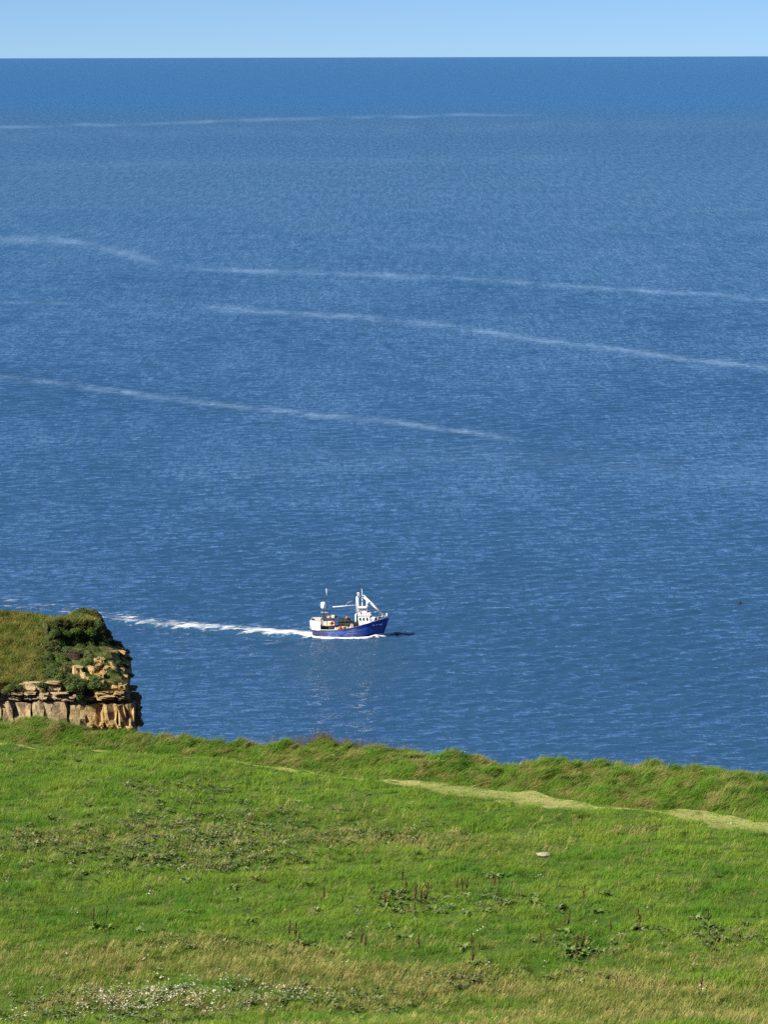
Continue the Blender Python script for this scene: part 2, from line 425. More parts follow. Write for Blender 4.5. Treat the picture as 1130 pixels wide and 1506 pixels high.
def leaf_tuft(name, n, rad, L, width, lift, seed, fold=.2):
    """broad leaves from a rosette"""
    r = np.random.default_rng(seed); V = []; Fc = []; sh = []
    for i in range(n):
        az = r.uniform(0, 6.283); l = L * r.uniform(.6, 1.2); wd = width * r.uniform(.7, 1.2)
        c = np.array([math.cos(az), math.sin(az), 0]); sd = np.array([-c[1], c[0], 0])
        q = rad * math.sqrt(r.random()); a2 = r.uniform(0, 6.283)
        p = np.array([q * math.cos(a2), q * math.sin(a2), 0.0]); el = lift * r.uniform(.5, 1.3); base = len(V); s = r.random()
        for k, pw in enumerate((.25, .9, 1.0, .15)):
            V += [p - sd * wd * pw / 2 + np.array([0, 0, fold * wd * pw]), p, p + sd * wd * pw / 2 + np.array([0, 0, fold * wd * pw])]; sh += [s] * 3
            p = p + (c * math.cos(el) + np.array([0, 0, math.sin(el)])) * l / 3; el -= .45
        for k in range(3):
            b = base + 3 * k
            Fc += [(b, b + 1, b + 4, b + 3), (b + 1, b + 2, b + 5, b + 4)]
    me = mesh_np(name, np.array(V), np.array(Fc)); add_attr(me, 'shade', sh); me.materials.append(MLEAF)
    return bpy.data.objects.new(name, me)
def flower_tuft(name, n, rad, h, size, seed):
    r = np.random.default_rng(seed); V = []; Fc = []; sh = []
    for i in range(n):
        q = rad * math.sqrt(r.random()); a = r.uniform(0, 6.283)
        p = np.array([q * math.cos(a), q * math.sin(a), h * r.uniform(.6, 1.2)]); b = len(V); s = size * r.uniform(.6, 1.3)
        V.append(p + np.array([0, 0, .01])); k = 6
        for j in range(k):
            V.append(p + np.array([math.cos(j * 6.283 / k) * s, math.sin(j * 6.283 / k) * s, s * r.uniform(-.5, .5)]))
        for j in range(k): Fc.append((b, b + 1 + j, b + 1 + (j + 1) % k))
        sh += [r.random()] * (k + 1)
    me = mesh_np(name, np.array(V), np.array(Fc)); add_attr(me, 'shade', sh); me.materials.append(MLEAF)
    return bpy.data.objects.new(name, me)

def scatter(name, Pts, rot, scl, tints, protos, label, cat):
    n = len(Pts)
    me = bpy.data.meshes.new(name); me.vertices.add(n); me.vertices.foreach_set('co', np.asarray(Pts, np.float32).ravel())
    a = me.attributes.new('rot', 'FLOAT_VECTOR', 'POINT'); a.data.foreach_set('vector', np.asarray(rot, np.float32).ravel())
    add_attr(me, 'scl', scl)
    a = me.attributes.new('tint', 'FLOAT_COLOR', 'POINT')
    a.data.foreach_set('color', np.concatenate([np.asarray(tints, np.float32), np.ones((n, 1), np.float32)], 1).ravel())
    a = me.attributes.new('idx', 'INT', 'POINT'); a.data.foreach_set('value', rng.integers(0, len(protos), n).astype(np.int32))
    c = bpy.data.collections.new(name + '_tufts')
    for p in protos: c.objects.link(p)
    ng = bpy.data.node_groups.new(name, 'GeometryNodeTree')
    ng.interface.new_socket('Geometry', in_out='INPUT', socket_type='NodeSocketGeometry')
    ng.interface.new_socket('Geometry', in_out='OUTPUT', socket_type='NodeSocketGeometry')
    gi = ng.nodes.new('NodeGroupInput'); go = ng.nodes.new('NodeGroupOutput')
    ci = ng.nodes.new('GeometryNodeCollectionInfo'); ci.inputs[0].default_value = c
    ci.inputs['Separate Children'].default_value = True; ci.inputs['Reset Children'].default_value = True
    ip = ng.nodes.new('GeometryNodeInstanceOnPoints'); ip.inputs['Pick Instance'].default_value = True
    def na(nm, typ):
        q = ng.nodes.new('GeometryNodeInputNamedAttribute'); q.data_type = typ; q.inputs[0].default_value = nm
        return q.outputs['Attribute']
    L = ng.links.new
    L(gi.outputs[0], ip.inputs['Points']); L(ci.outputs[0], ip.inputs['Instance'])
    L(na('idx', 'INT'), ip.inputs['Instance Index']); L(na('rot', 'FLOAT_VECTOR'), ip.inputs['Rotation']); L(na('scl', 'FLOAT'), ip.inputs['Scale'])
    L(ip.outputs[0], go.inputs[0])
    me.materials.append(MLEAF)
    o = obj(name, me, None, kind='stuff', label=label, category=cat)
    mo = o.modifiers.new('tufts', 'NODES'); mo.node_group = ng
    return o

def field_points(density, y0=103.0):
    """random points on the meadow within sight, with a margin at the sides"""
    n = int(density * 66 * 60)
    X = rng.uniform(-33, 33, n); Y = rng.uniform(y0, 166, n)
    k = (np.abs(X) < .1095 * Y + 5) & (Y < y_edge(X) - .05)
    return X[k], Y[k]
def blob(X, Y, px, py, rx, ry):
    """soft patch on the ground centred under a pixel; radii in pixels of the photograph"""
    c = on_z(px, py, ZF); kx = c[1] / F; ky = c[1] ** 2 / (30 * F)
    return np.exp(-(((X - c[0]) / (rx * kx)) ** 2 + ((Y - c[1]) / (ry * ky)) ** 2))

def cmix(a, b, f): return np.asarray(a) * (1 - f[:, None]) + np.asarray(b) * f[:, None]

# --- masks
def dry_mask(X, Y):
    m = sst(119.5, 113.5, Y + 2.2 * fbm(X / 6, Y / 6, 50, 3)) * (.22 + 1.1 * fbm(X / 3.5, Y / 3, 51, 3))
    for b in ((250, 1405, 150, 20, .7), (120, 1420, 140, 18, .6), (650, 1445, 200, 22, .8), (900, 1480, 220, 30, 1.0), (1060, 1490, 120, 20, .9), (480, 1430, 120, 30, .6), (860, 1430, 50, 10, .6), (1000, 1465, 160, 16, .7), (420, 1405, 100, 14, .5),
              (250, 1240, 200, 35, .35), (500, 1225, 120, 18, .4), (640, 1240, 160, 14, .5), (60, 1245, 90, 12, .35), (520, 1195, 60, 8, .3), (930, 1222, 50, 8, .6)):
        m = m + b[4] * blob(X, Y, *b[:4])
    return np.clip(m, 0, 1)
def weed_mask(X, Y):
    m = np.zeros(X.shape)
    for b in ((300, 1230, 150, 40, 1.0), (250, 1265, 170, 14, .8), (60, 1240, 80, 16, .7), (640, 1335, 110, 12, .9), (540, 1228, 90, 14, .6), (250, 1165, 80, 8, .6), (80, 1122, 50, 6, .6),
              (1040, 1380, 100, 10, .9), (200, 1490, 110, 30, 1.0), (60, 1480, 70, 25, .7), (440, 1470, 90, 18, .8), (560, 1480, 60, 12, .6), (840, 1438, 45, 9, .9), (690, 1440, 60, 9, .6), (850, 1395, 40, 10, .8), (320, 1390, 120, 10, .5)):
        m = m + b[4] * blob(X, Y, *b[:4])
    return np.clip(m * (.8 + 1.1 * fbm(X / 1.2, Y / 1.6, 60, 3)), 0, 1)

GREEN = np.array([.126, .254, .027]); LUSH = np.array([.074, .190, .020]); YEL = np.array([.22, .295, .042]); DRY = np.array([.27, .245, .10]); OLIVE = np.array([.15, .185, .045])

# meadow grass
X, Y = field_points(34)
d = Y - y_path(X)
onp = np.abs(d) < w_path(X) * (.80 + .9 * fbm(X / 1.1, Y / .6, 6, 3))
bank = d > w_path(X)
k = ((~bank) | (np.abs(d) < w_path(X) * 1.25)) & (~onp | (rng.random(X.shape) < .85)); X, Y, onp = X[k], Y[k], onp[k]
dm = dry_mask(X, Y); f1 = np.clip(.55 + 1.8 * fbm(X / 7, Y / 6, 70, 3), 0, 1); f2 = np.clip(.35 + 1.1 * fbm(X / 2, Y / 3, 75, 3), 0, 1)
c = cmix(LUSH, GREEN, f1); c = cmix(c, YEL, f2 * .5); c = cmix(c, OLIVE, dm * .75)
c = np.where(onp[:, None], cmix(cmix(GREEN * 1.1, YEL * 1.2, np.clip(.5 + 1.6 * fbm(X / .9, Y / .5, 76, 3), 0, 1)), np.array([.25, .19, .11]), np.clip(-.1 + 1.8 * fbm(X / 1.4, Y / .6, 77, 3), 0, .9)), c)
c = c * rng.uniform(.8, 1.2, (len(X), 1))
hgt = (.8 + .9 * fbm(X / 1.5, Y / 1.3, 80, 3)) * np.where(onp, .42, 1) * rng.uniform(.8, 1.25, len(X))
protos = [blade_tuft('grass_tuft', 28, .17, .22, .010, .65, .32, 100 + i) for i in range(6)]
scatter('meadow_grass', np.stack([X, Y, z_field(X, Y)], -1), np.stack([0 * X, 0 * X, rng.normal(0, .6, len(X))], -1), np.clip(hgt, .3, 1.6), c, protos,
        'green meadow grass leaning in the wind', 'grass')

# dry, seeding grass
X, Y = field_points(26)
d = Y - y_path(X); dm = dry_mask(X, Y); k = (d < -w_path(X)) & (rng.random(X.shape) < dm * .70 + .03); X, Y, dm = X[k], Y[k], dm[k]
f2 = np.clip(.5 + 1.1 * fbm(X / 2.5, Y / 3, 85, 3), 0, 1)
c = cmix(DRY, OLIVE * 1.35, f2 * .95) * rng.uniform(.75, 1.3, (len(X), 1))
protos = [blade_tuft('dry_tuft', 16, .16, .31, .010, .45, .35, 200 + i, heads=.6) for i in range(5)]
scatter('dry_grass', np.stack([X, Y, z_field(X, Y)], -1), np.stack([0 * X, 0 * X, rng.normal(0, .5, len(X))], -1), rng.uniform(.7, 1.2, len(X)), c, protos,
        'tan seeding grass among the green meadow', 'grass')

# coarse darker tussocks dotted through the meadow
X, Y = field_points(1.3)
d = Y - y_path(X); k = (d < -w_path(X) - .3) & (rng.random(X.shape) < np.clip(.25 + 1.6 * fbm(X / 5, Y / 4, 88, 3), .04, 1)); X, Y = X[k], Y[k]
c = cmix(LUSH * .75, OLIVE * .85, rng.random(len(X))) * rng.uniform(.7, 1.15, (len(X), 1))
protos = [blade_tuft('coarse_tussock', 34, .13, .34, .013, .6, .25, 250 + i) for i in range(4)]
scatter('coarse_tussocks', np.stack([X, Y, z_field(X, Y)], -1), np.stack([0 * X, 0 * X, rng.uniform(0, 6.28, len(X))], -1), rng.uniform(.6, 1.25, len(X)), c, protos,
        'dark coarse grass tussocks dotted through the meadow', 'grass')

# long matted grass on the bank at the cliff edge
X, Y = field_points(44, 135)
d = Y - y_path(X) - w_path(X); k = d > .0; X, Y, d = X[k], Y[k], d[k]
f1 = np.clip(.5 + 1.2 * fbm(X / 3, Y / 3, 90, 3), 0, 1); f2 = np.clip(.3 + 1.3 * fbm(X / 1.3, Y / 1.5, 95, 3), 0, 1)
c = cmix(LUSH * .85, GREEN * .95, f1); c = cmix(c, OLIVE * 1.0, np.clip(f2 * .8, 0, 1)); c = cmix(c, DRY * 1.1, np.clip(1.6 * fbm(X / .9, Y / .9, 97, 2), 0, .5))
c = c * rng.uniform(.75, 1.25, (len(X), 1))
protos = [blade_tuft('bank_tuft', 22, .17, .42, .014, 1.1, .6, 300 + i, seg=4) for i in range(6)]
wa = .35 * fbm(X / 4, Y / 4, 99, 2)
scatter('bank_grass', np.stack([X, Y, z_field(X, Y)], -1), np.stack([0 * X, 0 * X, wa * 2 + rng.normal(0, .35, len(X)) - .15], -1),
        np.clip(.85 + .6 * fbm(X / 1.4, Y / 1.6, 98, 3), .45, 1.6) * sst(-.1, .5, d) , c, protos, 'long wind-combed grass on the bank above the cliff edge', 'grass')

# low broad-leaved weeds
X, Y = field_points(30)
wm = weed_mask(X, Y); d = Y - y_path(X); k = (d < -w_path(X)) & (rng.random(X.shape) < wm * .6); X, Y = X[k], Y[k]
c = cmix(np.array([.10, .15, .05]), np.array([.20, .25, .12]), rng.random(len(X)) ** 2) * rng.uniform(.7, 1.2, (len(X), 1))
protos = [leaf_tuft('weed_rosette', 9, .08, .17, .07, .9, 400 + i) for i in range(5)]
scatter('meadow_weeds', np.stack([X, Y, z_field(X, Y) + .08], -1), np.stack([0 * X, 0 * X, rng.uniform(0, 6.28, len(X))], -1), rng.uniform(.6, 1.3, len(X)), c, protos,
        'patches of low grey-green leafy weeds in the meadow', 'weeds')

# white flower heads
X, Y = field_points(20, 103)
fm = np.zeros(X.shape)
for b in ((200, 1472, 70, 14, 1.0), (170, 1490, 60, 10, .9), (260, 1480, 70, 14, .6), (440, 1470, 50, 8, .7), (20, 1503, 40, 8, .6), (300, 1460, 50, 10, .3), (330, 1500, 60, 8, .4)):
    fm += b[4] * blob(X, Y, *b[:4])
k = rng.random(X.shape) < fm * .75 + .002; X, Y = X[k], Y[k]
c = np.repeat(np.array([[.62, .62, .52]]), len(X), 0) * rng.uniform(.7, 1.1, (len(X), 1))
protos = [flower_tuft('flower_head', 4, .14, .34, .030, 500 + i) for i in range(4)]
scatter('white_flowers', np.stack([X, Y, z_field(X, Y)], -1), np.stack([0 * X, 0 * X, rng.uniform(0, 6.28, len(X))], -1), rng.uniform(.8, 1.2, len(X)), c, protos,
        'tiny white flower heads scattered through the weeds', 'flowers')

# dark dry weeds standing on the cliff edge
X, Y = field_points(30, 140)
c0 = on_z(500, 1083, ZF + .4); fm = np.exp(-(((X - c0[0]) / 1.6) ** 2)) * (Y > y_edge(X) - 1.3) + .05 * (Y > y_edge(X) - 1.0)
k = rng.random(X.shape) < fm; X, Y = X[k], Y[k]
c = cmix(np.array([.09, .09, .035]), np.array([.17, .13, .075]), rng.random(len(X)))
protos = [blade_tuft('edge_weed', 12, .12, .50, .010, .15, .12, 600 + i, heads=.7) for i in range(4)]
scatter('edge_weeds', np.stack([X, Y, z_field(X, Y)], -1), np.stack([0 * X, 0 * X, rng.uniform(0, 6.28, len(X))], -1), rng.uniform(.7, 1.2, len(X)), c, protos,
        'brownish dry stalks standing along the cliff edge', 'weeds')

# ------------------------------------------------------------------ headland
TOPX = np.array([-600, -300, -60, 0, 50, 80, 100, 118, 136, 141]); TOPY = np.array([880, 888, 894, 899, 904, 909, 904, 898, 898, 903.])
SILY = np.array([903, 914, 925, 938, 942, 953, 962, 985, 1005, 1022, 1030, 1055, 1070, 1120.]); SILX = np.array([141, 149, 162, 168, 179, 186, 192, 194, 191, 196, 199, 203, 202, 204.])
DARKY = np.array([895, 905, 930, 955, 985, 1005, 1030, 1068, 1120.]); DARKX = np.array([138, 140, 150, 160, 171, 182, 189, 196, 198.])
RIDGEY = np.array([895, 905, 920, 935, 950, 962, 975.]); RIDGEX = np.array([48, 52, 60, 66, 64, 60, 56.])
KX = 190 / F
def head_Y(x, y):
    x = np.asarray(x, float); y = np.asarray(y, float)
    wx = sst(1000, 985, y) * sst(152, 135, x); x, y = x + wx * 7 * fbm(x / 17, y / 12, 160, 3), y + wx * 6 * fbm(x / 19, y / 13, 165, 3)
    top = np.interp(x, TOPX, TOPY)
    f = np.clip((1003 - y) / (1003 - top), 0, 1)
    Yl = 186.0 + 9.0 * f ** 1.05
    # right part: ledge, dark wall, top
    Yr = 186 + 4.2 * np.clip((1003 - y) / 46, 0, 1) ** 1.1
    xr = np.interp(y, RIDGEY, RIDGEX)
    wall = np.interp(y, [880, 908, 915, 950, 960], [9.5, 4.6, 3.0, 1.4, 0.0])
    Yr = Yr + np.where(y < 960, wall * .35 + sst(0, 1, (960 - y) / 14) * .85 * np.clip(x - xr, 0, None) * KX, 0)
    Yr = np.where(y < 912, Yr + sst(912, 902, y) * 1.5, Yr)
    g = sst(-3, 9, x - xr) * sst(985, 950, y)
    Y = Yl * (1 - g) + Yr * g
    b = sst(45, 70, x); Yb = Yl * (1 - b) + Yr * b
    q = sst(960, 985, y); Y = Y * (1 - q) + Yb * q
    xd = np.interp(y, DARKY, DARKX)
    Y = Y + 4.5 * np.clip(x - xd, 0, None) * KX
    return Y
tt = np.concatenate([np.linspace(0, .28, 26)[:-1], np.linspace(.28, 1, 120)])
cc = np.concatenate([np.linspace(0, .55, 22)[:-1], np.linspace(.55, 1, 150)])
sil = lambda y: np.interp(y, SILY, SILX)
yr0 = 1120 + (898 - 1120) * tt
XX = -420 + (sil(yr0)[:, None] + 420) * cc[None]
YYp = 1120 + (np.interp(XX, TOPX, TOPY) - 1120) * tt[:, None]
DY = head_Y(XX, YYp)
rel = .42 * fbm(XX * KX / 1.1, YYp * KX / .8, 110, 4) * sst(1015, 995, YYp) + .14 * fbm(XX * KX / .5, YYp * KX / .5, 112, 3) * sst(1.2, 2.5, (XX - np.interp(YYp, DARKY, DARKX)) / 3)
rel = rel + .30 * fbm(XX * KX / .55, YYp * KX / .30, 114, 3) * sst(1004, 996, YYp)
DY = DY - rel * .8 + .35 * sst(1000, 1006, YYp)
front = on_Y(XX, YYp, DY)
rockm = np.clip(sst(998, 1006, YYp) + sst(-2, 3, XX - np.interp(YYp, DARKY, DARKX)) * sst(925, 945, YYp), 0, 1)
rockm = np.maximum(rockm, np.exp(-(((XX - 150) / 22) ** 2 + ((YYp - 982) / 14) ** 2)) > .5)
topr = []
b0 = front[-1]
for dy, dz in ((1.5, -.15), (4, -.7), (9, -2.5), (16, -8), (20, -20), (24, -50)):
    q = b0.copy(); q[:, 1] += dy; q[:, 2] += dz; topr.append(q)
botr = []
for dy, z in ((3.0, -4), (1.5, 12), (.8, 26), (.3, 35)):
    q = front[0].copy(); q[:, 1] -= dy; q[:, 2] = z; botr.append(q)
V = np.concatenate([np.array(botr), front, np.array(topr)], 0)
rk = np.concatenate([np.ones((4, XX.shape[1])), rockm, np.zeros((6, XX.shape[1]))], 0)
# close the seaward end
side = V[:, -1:, :].copy(); s1 = side.copy(); s1[..., 1] += 5; s1[..., 0] -= 1.5; s1[..., 2] -= 2.5; s2 = side.copy(); s2[..., 1] += 20; s2[..., 0] -= 9; s2[..., 2] -= 16
V = np.concatenate([V, s1, s2], 1); rk = np.concatenate([rk, np.ones((len(rk), 2))], 1)
me = mesh_np('headland', V.reshape(-1, 3), grid_faces(V.shape[0], V.shape[1]))
add_attr(me, 'rock', rk)
def rock_nodes(t, vec):
    st = noise(t, scaled(t, vec, (.5, .5, 5)), 1.2, 4, .6)
    c = ramp(t, noise(t, vec, 1.6, 6, .65), [(.3, (.15, .10, .045)), (.45, (.36, .22, .072)), (.6, (.46, .31, .115)), (.75, (.36, .29, .17))])
    c = mix(t, mathn(t, 'MULTIPLY', ramp(t, st, [(.42, (1, 1, 1)), (.5, (0, 0, 0))]), .45), c, (.16, .12, .08))
    li = ramp(t, noise(t, vec, 3.3, 5, .7), [(.58, (0, 0, 0)), (.68, (1, 1, 1))])
    return mix(t, mathn(t, 'MULTIPLY', li, .5), c, (.42, .40, .30))
m, t, out = new_mat('headland_ground')
P = pos(t)
g = ramp(t, noise(t, P, .8, 5, .6), [(.3, (.03, .045, .014)), (.6, (.075, .09, .028))])
c = mix(t, attr(t, 'rock').outputs['Fac'], g, rock_nodes(t, P))
principled(t, out, Base_Color=c, Roughness=.95, Specular_IOR_Level=.1, Normal=bump(t, noise(t, P, 4, 6, .7), 1.0, .2))
head = obj('headland', me, m, kind='structure')

# rock blocks of the face: laid in beds, each its own piece
m, t, out = new_mat('block_rock')
P = pos(t)
oi = N(t, 'ShaderNodeObjectInfo').outputs['Random']
sxp = N(t, 'ShaderNodeSeparateXYZ'); t.links.new(P, sxp.inputs[0])
c = rock_nodes(t, P)
grey = N(t, 'ShaderNodeMapRange'); setin(t, grey, _0=sxp.outputs[0], _1=-17.5, _2=-15.2, _3=.55, _4=.08)
c = mix(t, grey.outputs[0], c, mix(t, oi, (.31, .26, .18), (.40, .34, .24)))
c = mix(t, mathn(t, 'MULTIPLY', oi, .35), c, (.38, .27, .12))
principled(t, out, Base_Color=c, Roughness=.95, Specular_IOR_Level=.1, Normal=bump(t, noise(t, P, 5, 6, .7), .9, .12))
MBLOCK = m
def block_mesh(seed, taper=.12):
    r = random.Random(seed)
    bm = bmesh.new(); bmesh.ops.create_cube(bm, size=1.0)
    bmesh.ops.subdivide_edges(bm, edges=bm.edges[:], cuts=2, use_grid_fill=True)
    for v in bm.verts:
        c = v.co; l = max(abs(c.x), abs(c.y), abs(c.z)) * 2
        edge = sum(abs(abs(q) - .5) < .01 for q in c)
        sh = (1.0, 1.0, .95, .88)[edge]
        k = (1 - taper * r.uniform(.2, 1.4) * (.5 - c.z)) * sh
        n1_ = float(fbm(np.array(c.x * 2.1 + seed * 3.3), np.array(c.z * 2.1 + c.y), 170, 2))
        c.x = c.x * k + r.uniform(-.07, .07) + .10 * n1_; c.y = c.y * sh + r.uniform(-.06, .06) + .22 * n1_; c.z = c.z * (sh * .5 + .5) + r.uniform(-.05, .05) * (1 if abs(c.z) > .4 else .6)
    me = bpy.data.meshes.new('rock_block'); bm.to_mesh(me); bm.free(); me.materials.append(MBLOCK)
    return me
BLK = [block_mesh(i, .10 if i < 6 else .26) for i in range(12)]
def block(x, y, wpx, hpx, depth=1.0, out=.25, rz=0, ry=0, var=None):
    Y = float(head_Y(np.array(x + 0.), np.array(y + 0.)))
    c = on_Y(x, y, Y - out + depth / 2); k = Y / F
    o = obj('rock_block', BLK[random.randrange(6) if var is None else var], None, head)
    o.location = c.tolist(); o.scale = (wpx * k, depth, hpx * k)
    o.rotation_euler = (random.uniform(-.05, .05), ry + random.uniform(-.04, .04), rz + random.uniform(-.12, .12))
rb = random.Random(5)
# tall lower bed
xs_ = [-40, 2, 22, 50, 68, 102, 127, 146, 156, 174, 185, 197]
for a, b in zip(xs_[:-1], xs_[1:]):
    cx_ = (a + b) / 2; tall = 38 if cx_ > 110 else 36
    block(cx_, 1029 + tall / 2 + (3 if cx_ > 120 else 0), (b - a) + (2.5 if cx_ < 120 else rb.uniform(3.5, 5.5)), tall + rb.uniform(0, 4), 1.2, .30 + rb.uniform(-.12, .12) - (.3 if 144 <= cx_ <= 150 else 0), 0, 0, rb.randrange(6) if cx_ < 120 else 6 + rb.randrange(6))
for cx_, cy_ in ((133, 1066), (150, 1064), (163, 1066), (176, 1068), (190, 1069)):
    block(cx_, cy_, rb.uniform(6, 11), 6, .8, .5)
# thin beds above
for yy, hh, x0, x1, o_ in ((1024, 8, -30, 190, .34), (1018, 5, -20, 184, .42), (1010, 12, 28, 92, .30), (1011, 11, 156, 186, .30), (1003, 5, 34, 90, .2), (1003, 6, 158, 182, .15)):
    x = x0
    while x < x1 - 4:
        wd = min(rb.uniform(12, 36), x1 - x)
        if not (92 < x < 128 and yy < 1020): block(x + wd / 2, yy + rb.uniform(-1, 1), wd + .6, hh * rb.uniform(.8, 1.1), .9, o_ + rb.uniform(-.15, .2))
        x += wd
# loose outcrop above the shrubs
for x, y, w_, h_ in ((114, 988, 14, 17), (122, 994, 8, 9), (126, 998, 10, 8), (134, 986, 8, 12), (144, 984, 6, 16), (150, 974, 7, 12), (156, 986, 7, 10),  (150, 994, 10, 8), (142, 970, 8, 6), (119, 1012, 11, 11), (139, 1014, 7, 8), (128, 1000, 7, 6), (148, 1003, 9, 7)):
    block(x, y, w_, h_, .7, .35, rb.uniform(-.4, .4), rb.uniform(-.25, .25))
# rough rocks of the shaded end
for i in range(24):
    lo = i < 16
    y = rb.uniform(1006, 1066) if lo else rb.uniform(945, 1000); xa = np.interp(y, DARKY, DARKX); xb = float(sil(y))
    x = rb.uniform(xa + 2, xb - (1.5 if lo else 5))
    block(x, y, rb.uniform(4, 9) if lo else rb.uniform(3, 5), rb.uniform(6, 13) if lo else rb.uniform(4, 7), .8, -.25, rb.uniform(1.1, 1.4), rb.uniform(-.2, .2))

# headland grass
n = 14000
x = rng.uniform(-160, 190, n); tq = rng.uniform(.30, 1.0, n); y = 1120 + (np.interp(x, TOPX, TOPY) - 1120) * tq
k = (y < 1004) & (x < np.interp(y, DARKY, DARKX) + 1) & (x < sil(y) - 2); x, y = x[k], y[k]
wallz = (x > np.interp(y, RIDGEY, RIDGEX)) & (y > 914) & (y < 956)
ledge = (x > 62) & (y > 956)
k = rng.random(len(x)) < np.where(wallz, .10, np.where(ledge, .05, 1.0)); x, y = x[k], y[k]
Pn = on_Y(x, y, head_Y(x, y) - .03)
f1 = np.clip(.5 + 1.2 * fbm(x / 30, y / 14, 120, 3), 0, 1)
c = cmix(np.array([.15, .20, .042]), np.array([.23, .23, .070]), f1) * rng.uniform(.75, 1.25, (len(x), 1))
c = cmix(c, np.array([.07, .12, .02]), np.clip(1.6 * fbm(x / 22, y / 9, 122, 3), 0, .7))
protos = [blade_tuft('headland_tuft', 22, .14, .26, .014, .8, .3, 700 + i) for i in range(5)]
scatter('headland_grass', Pn, np.stack([.35 + 0 * x, 0 * x, rng.normal(0, .6, len(x))], -1), rng.uniform(.6, 1.25, len(x)), c, protos,
        'yellowish rough grass on the slope of the rocky headland', 'grass')

# shrubs on the headland: dome of small leaves over a few stems
def bush_mat(name, c0, c1):
    m, t, out = new_mat(name)
    oi = N(t, 'ShaderNodeObjectInfo').outputs['Random']
    f = attr(t, 'shade').outputs['Fac']
    c = mix(t, f, c0, c1)
    c = mix(t, mathn(t, 'MULTIPLY', oi, .35), c, mix(t, f, (.03, .05, .015), (.12, .13, .045)))
    p = N(t, 'ShaderNodeBsdfPrincipled'); setin(t, p, Base_Color=c, Roughness=.7, Specular_IOR_Level=.15)
    tr = N(t, 'ShaderNodeBsdfTranslucent'); t.links.new(c, tr.inputs[0])
    ms = N(t, 'ShaderNodeMixShader'); ms.inputs[0].default_value = .2
    t.links.new(p.outputs[0], ms.inputs[1]); t.links.new(tr.outputs[0], ms.inputs[2]); t.links.new(ms.outputs[0], out.inputs[0])
    return m
BM = {'green': bush_mat('shrub_green', (.05, .085, .020), (.12, .18, .045)), 'bright': bush_mat('shrub_bright', (.06, .11, .012), (.13, .20, .03)),
      'brown': bush_mat('shrub_brown', (.05, .04, .03), (.11, .09, .06)), 'olive': bush_mat('shrub_olive', (.07, .085, .025), (.15, .165, .05))}
MSTEM = paint('shrub_stem', (.09, .06, .04), .9, .3)
def bush_mesh(seed, mat):
    r = np.random.default_rng(seed); n = 2600
    lob = r.normal(0, 1, (7, 3)); lob[:, 2] = np.abs(lob[:, 2]) * .8; lob = lob / np.linalg.norm(lob, axis=1)[:, None]
    lr = r.uniform(.34, .55, 7)
    pick = r.integers(0, 7, n)
    d = r.normal(0, 1, (n, 3)); d /= np.linalg.norm(d, axis=1)[:, None]
    p = lob[pick] * .62 + d * (lr[pick] * r.uniform(.75, 1.05, n))[:, None]
    core = r.random(n) < .3
    d2 = r.normal(0, 1, (n, 3)); d2 /= np.linalg.norm(d2, axis=1)[:, None]
    p[core] = d2[core] * r.uniform(.4, .75, core.sum())[:, None]
    p[:, 2] = np.abs(p[:, 2]) * .85
    nn = p / np.linalg.norm(p, axis=1)[:, None] + r.normal(0, .55, (n, 3)); nn /= np.linalg.norm(nn, axis=1)[:, None]
    a = np.cross(nn, r.normal(0, 1, (n, 3))); a /= np.linalg.norm(a, axis=1)[:, None]; b = np.cross(nn, a)
    s = r.uniform(.045, .085, n)[:, None]
    V = np.stack([p - a * s, p - b * s * .55, p + a * s, p + b * s * .55], 1).reshape(-1, 3)
    me = mesh_np('foliage', V, np.arange(n * 4).reshape(-1, 4)); add_attr(me, 'shade', np.repeat(r.random(n) * .7 + .3 * (pick / 6.0), 4)); me.materials.append(mat)
    return me
def stem_mesh():
    bm = bmesh.new()
    for i in range(4):
        a = i * 1.6; mt = Matrix.Rotation(.5, 4, Vector((math.cos(a), math.sin(a), 0)))
        bmesh.ops.create_cone(bm, segments=5, radius1=.05, radius2=.02, depth=.8, cap_ends=True, matrix=mt @ Matrix.Translation((0, 0, .25)))
    me = bpy.data.meshes.new('stem'); bm.to_mesh(me); bm.free(); me.materials.append(MSTEM); return me
BUSH = {k: [bush_mesh(900 + 10 * i + j, m_) for j in range(2)] for i, (k, m_) in enumerate(BM.items())}
STEM = stem_mesh()
BL = {('green', 'wall'): 'dark green shrub clinging to the shaded hollow of the headland', ('bright', 'wall'): 'bright green shrub catching light in the dark hollow of the headland', ('olive', 'wall'): 'olive shrub growing in the shaded hollow of the headland',
      ('green', 'ledge'): 'rounded dark green shrub on the ledge above the pale rock beds', ('bright', 'ledge'): 'bright green rounded shrub on the ledge below the dark hollow', ('olive', 'ledge'): 'olive green shrub mound on the ledge below the dark hollow',
      ('brown', 'ledge'): 'brownish heather shrub on the ledge of the headland', ('green', 'top'): 'green shrub crowning the highest knoll of the headland', ('olive', 'top'): 'olive shrub on the top rim of the headland',
      ('olive', 'slope'): 'olive shrub at the foot of the grassy headland slope', ('green', 'slope'): 'dark green shrub at the foot of the grassy headland slope',
      ('green', 'bed'): 'small dark green shrub growing out of the cracked rock face', ('green', 'end'): 'dark green shrub on the shaded seaward end of the headland', ('olive', 'end'): 'olive shrub on the shaded seaward end of the headland'}
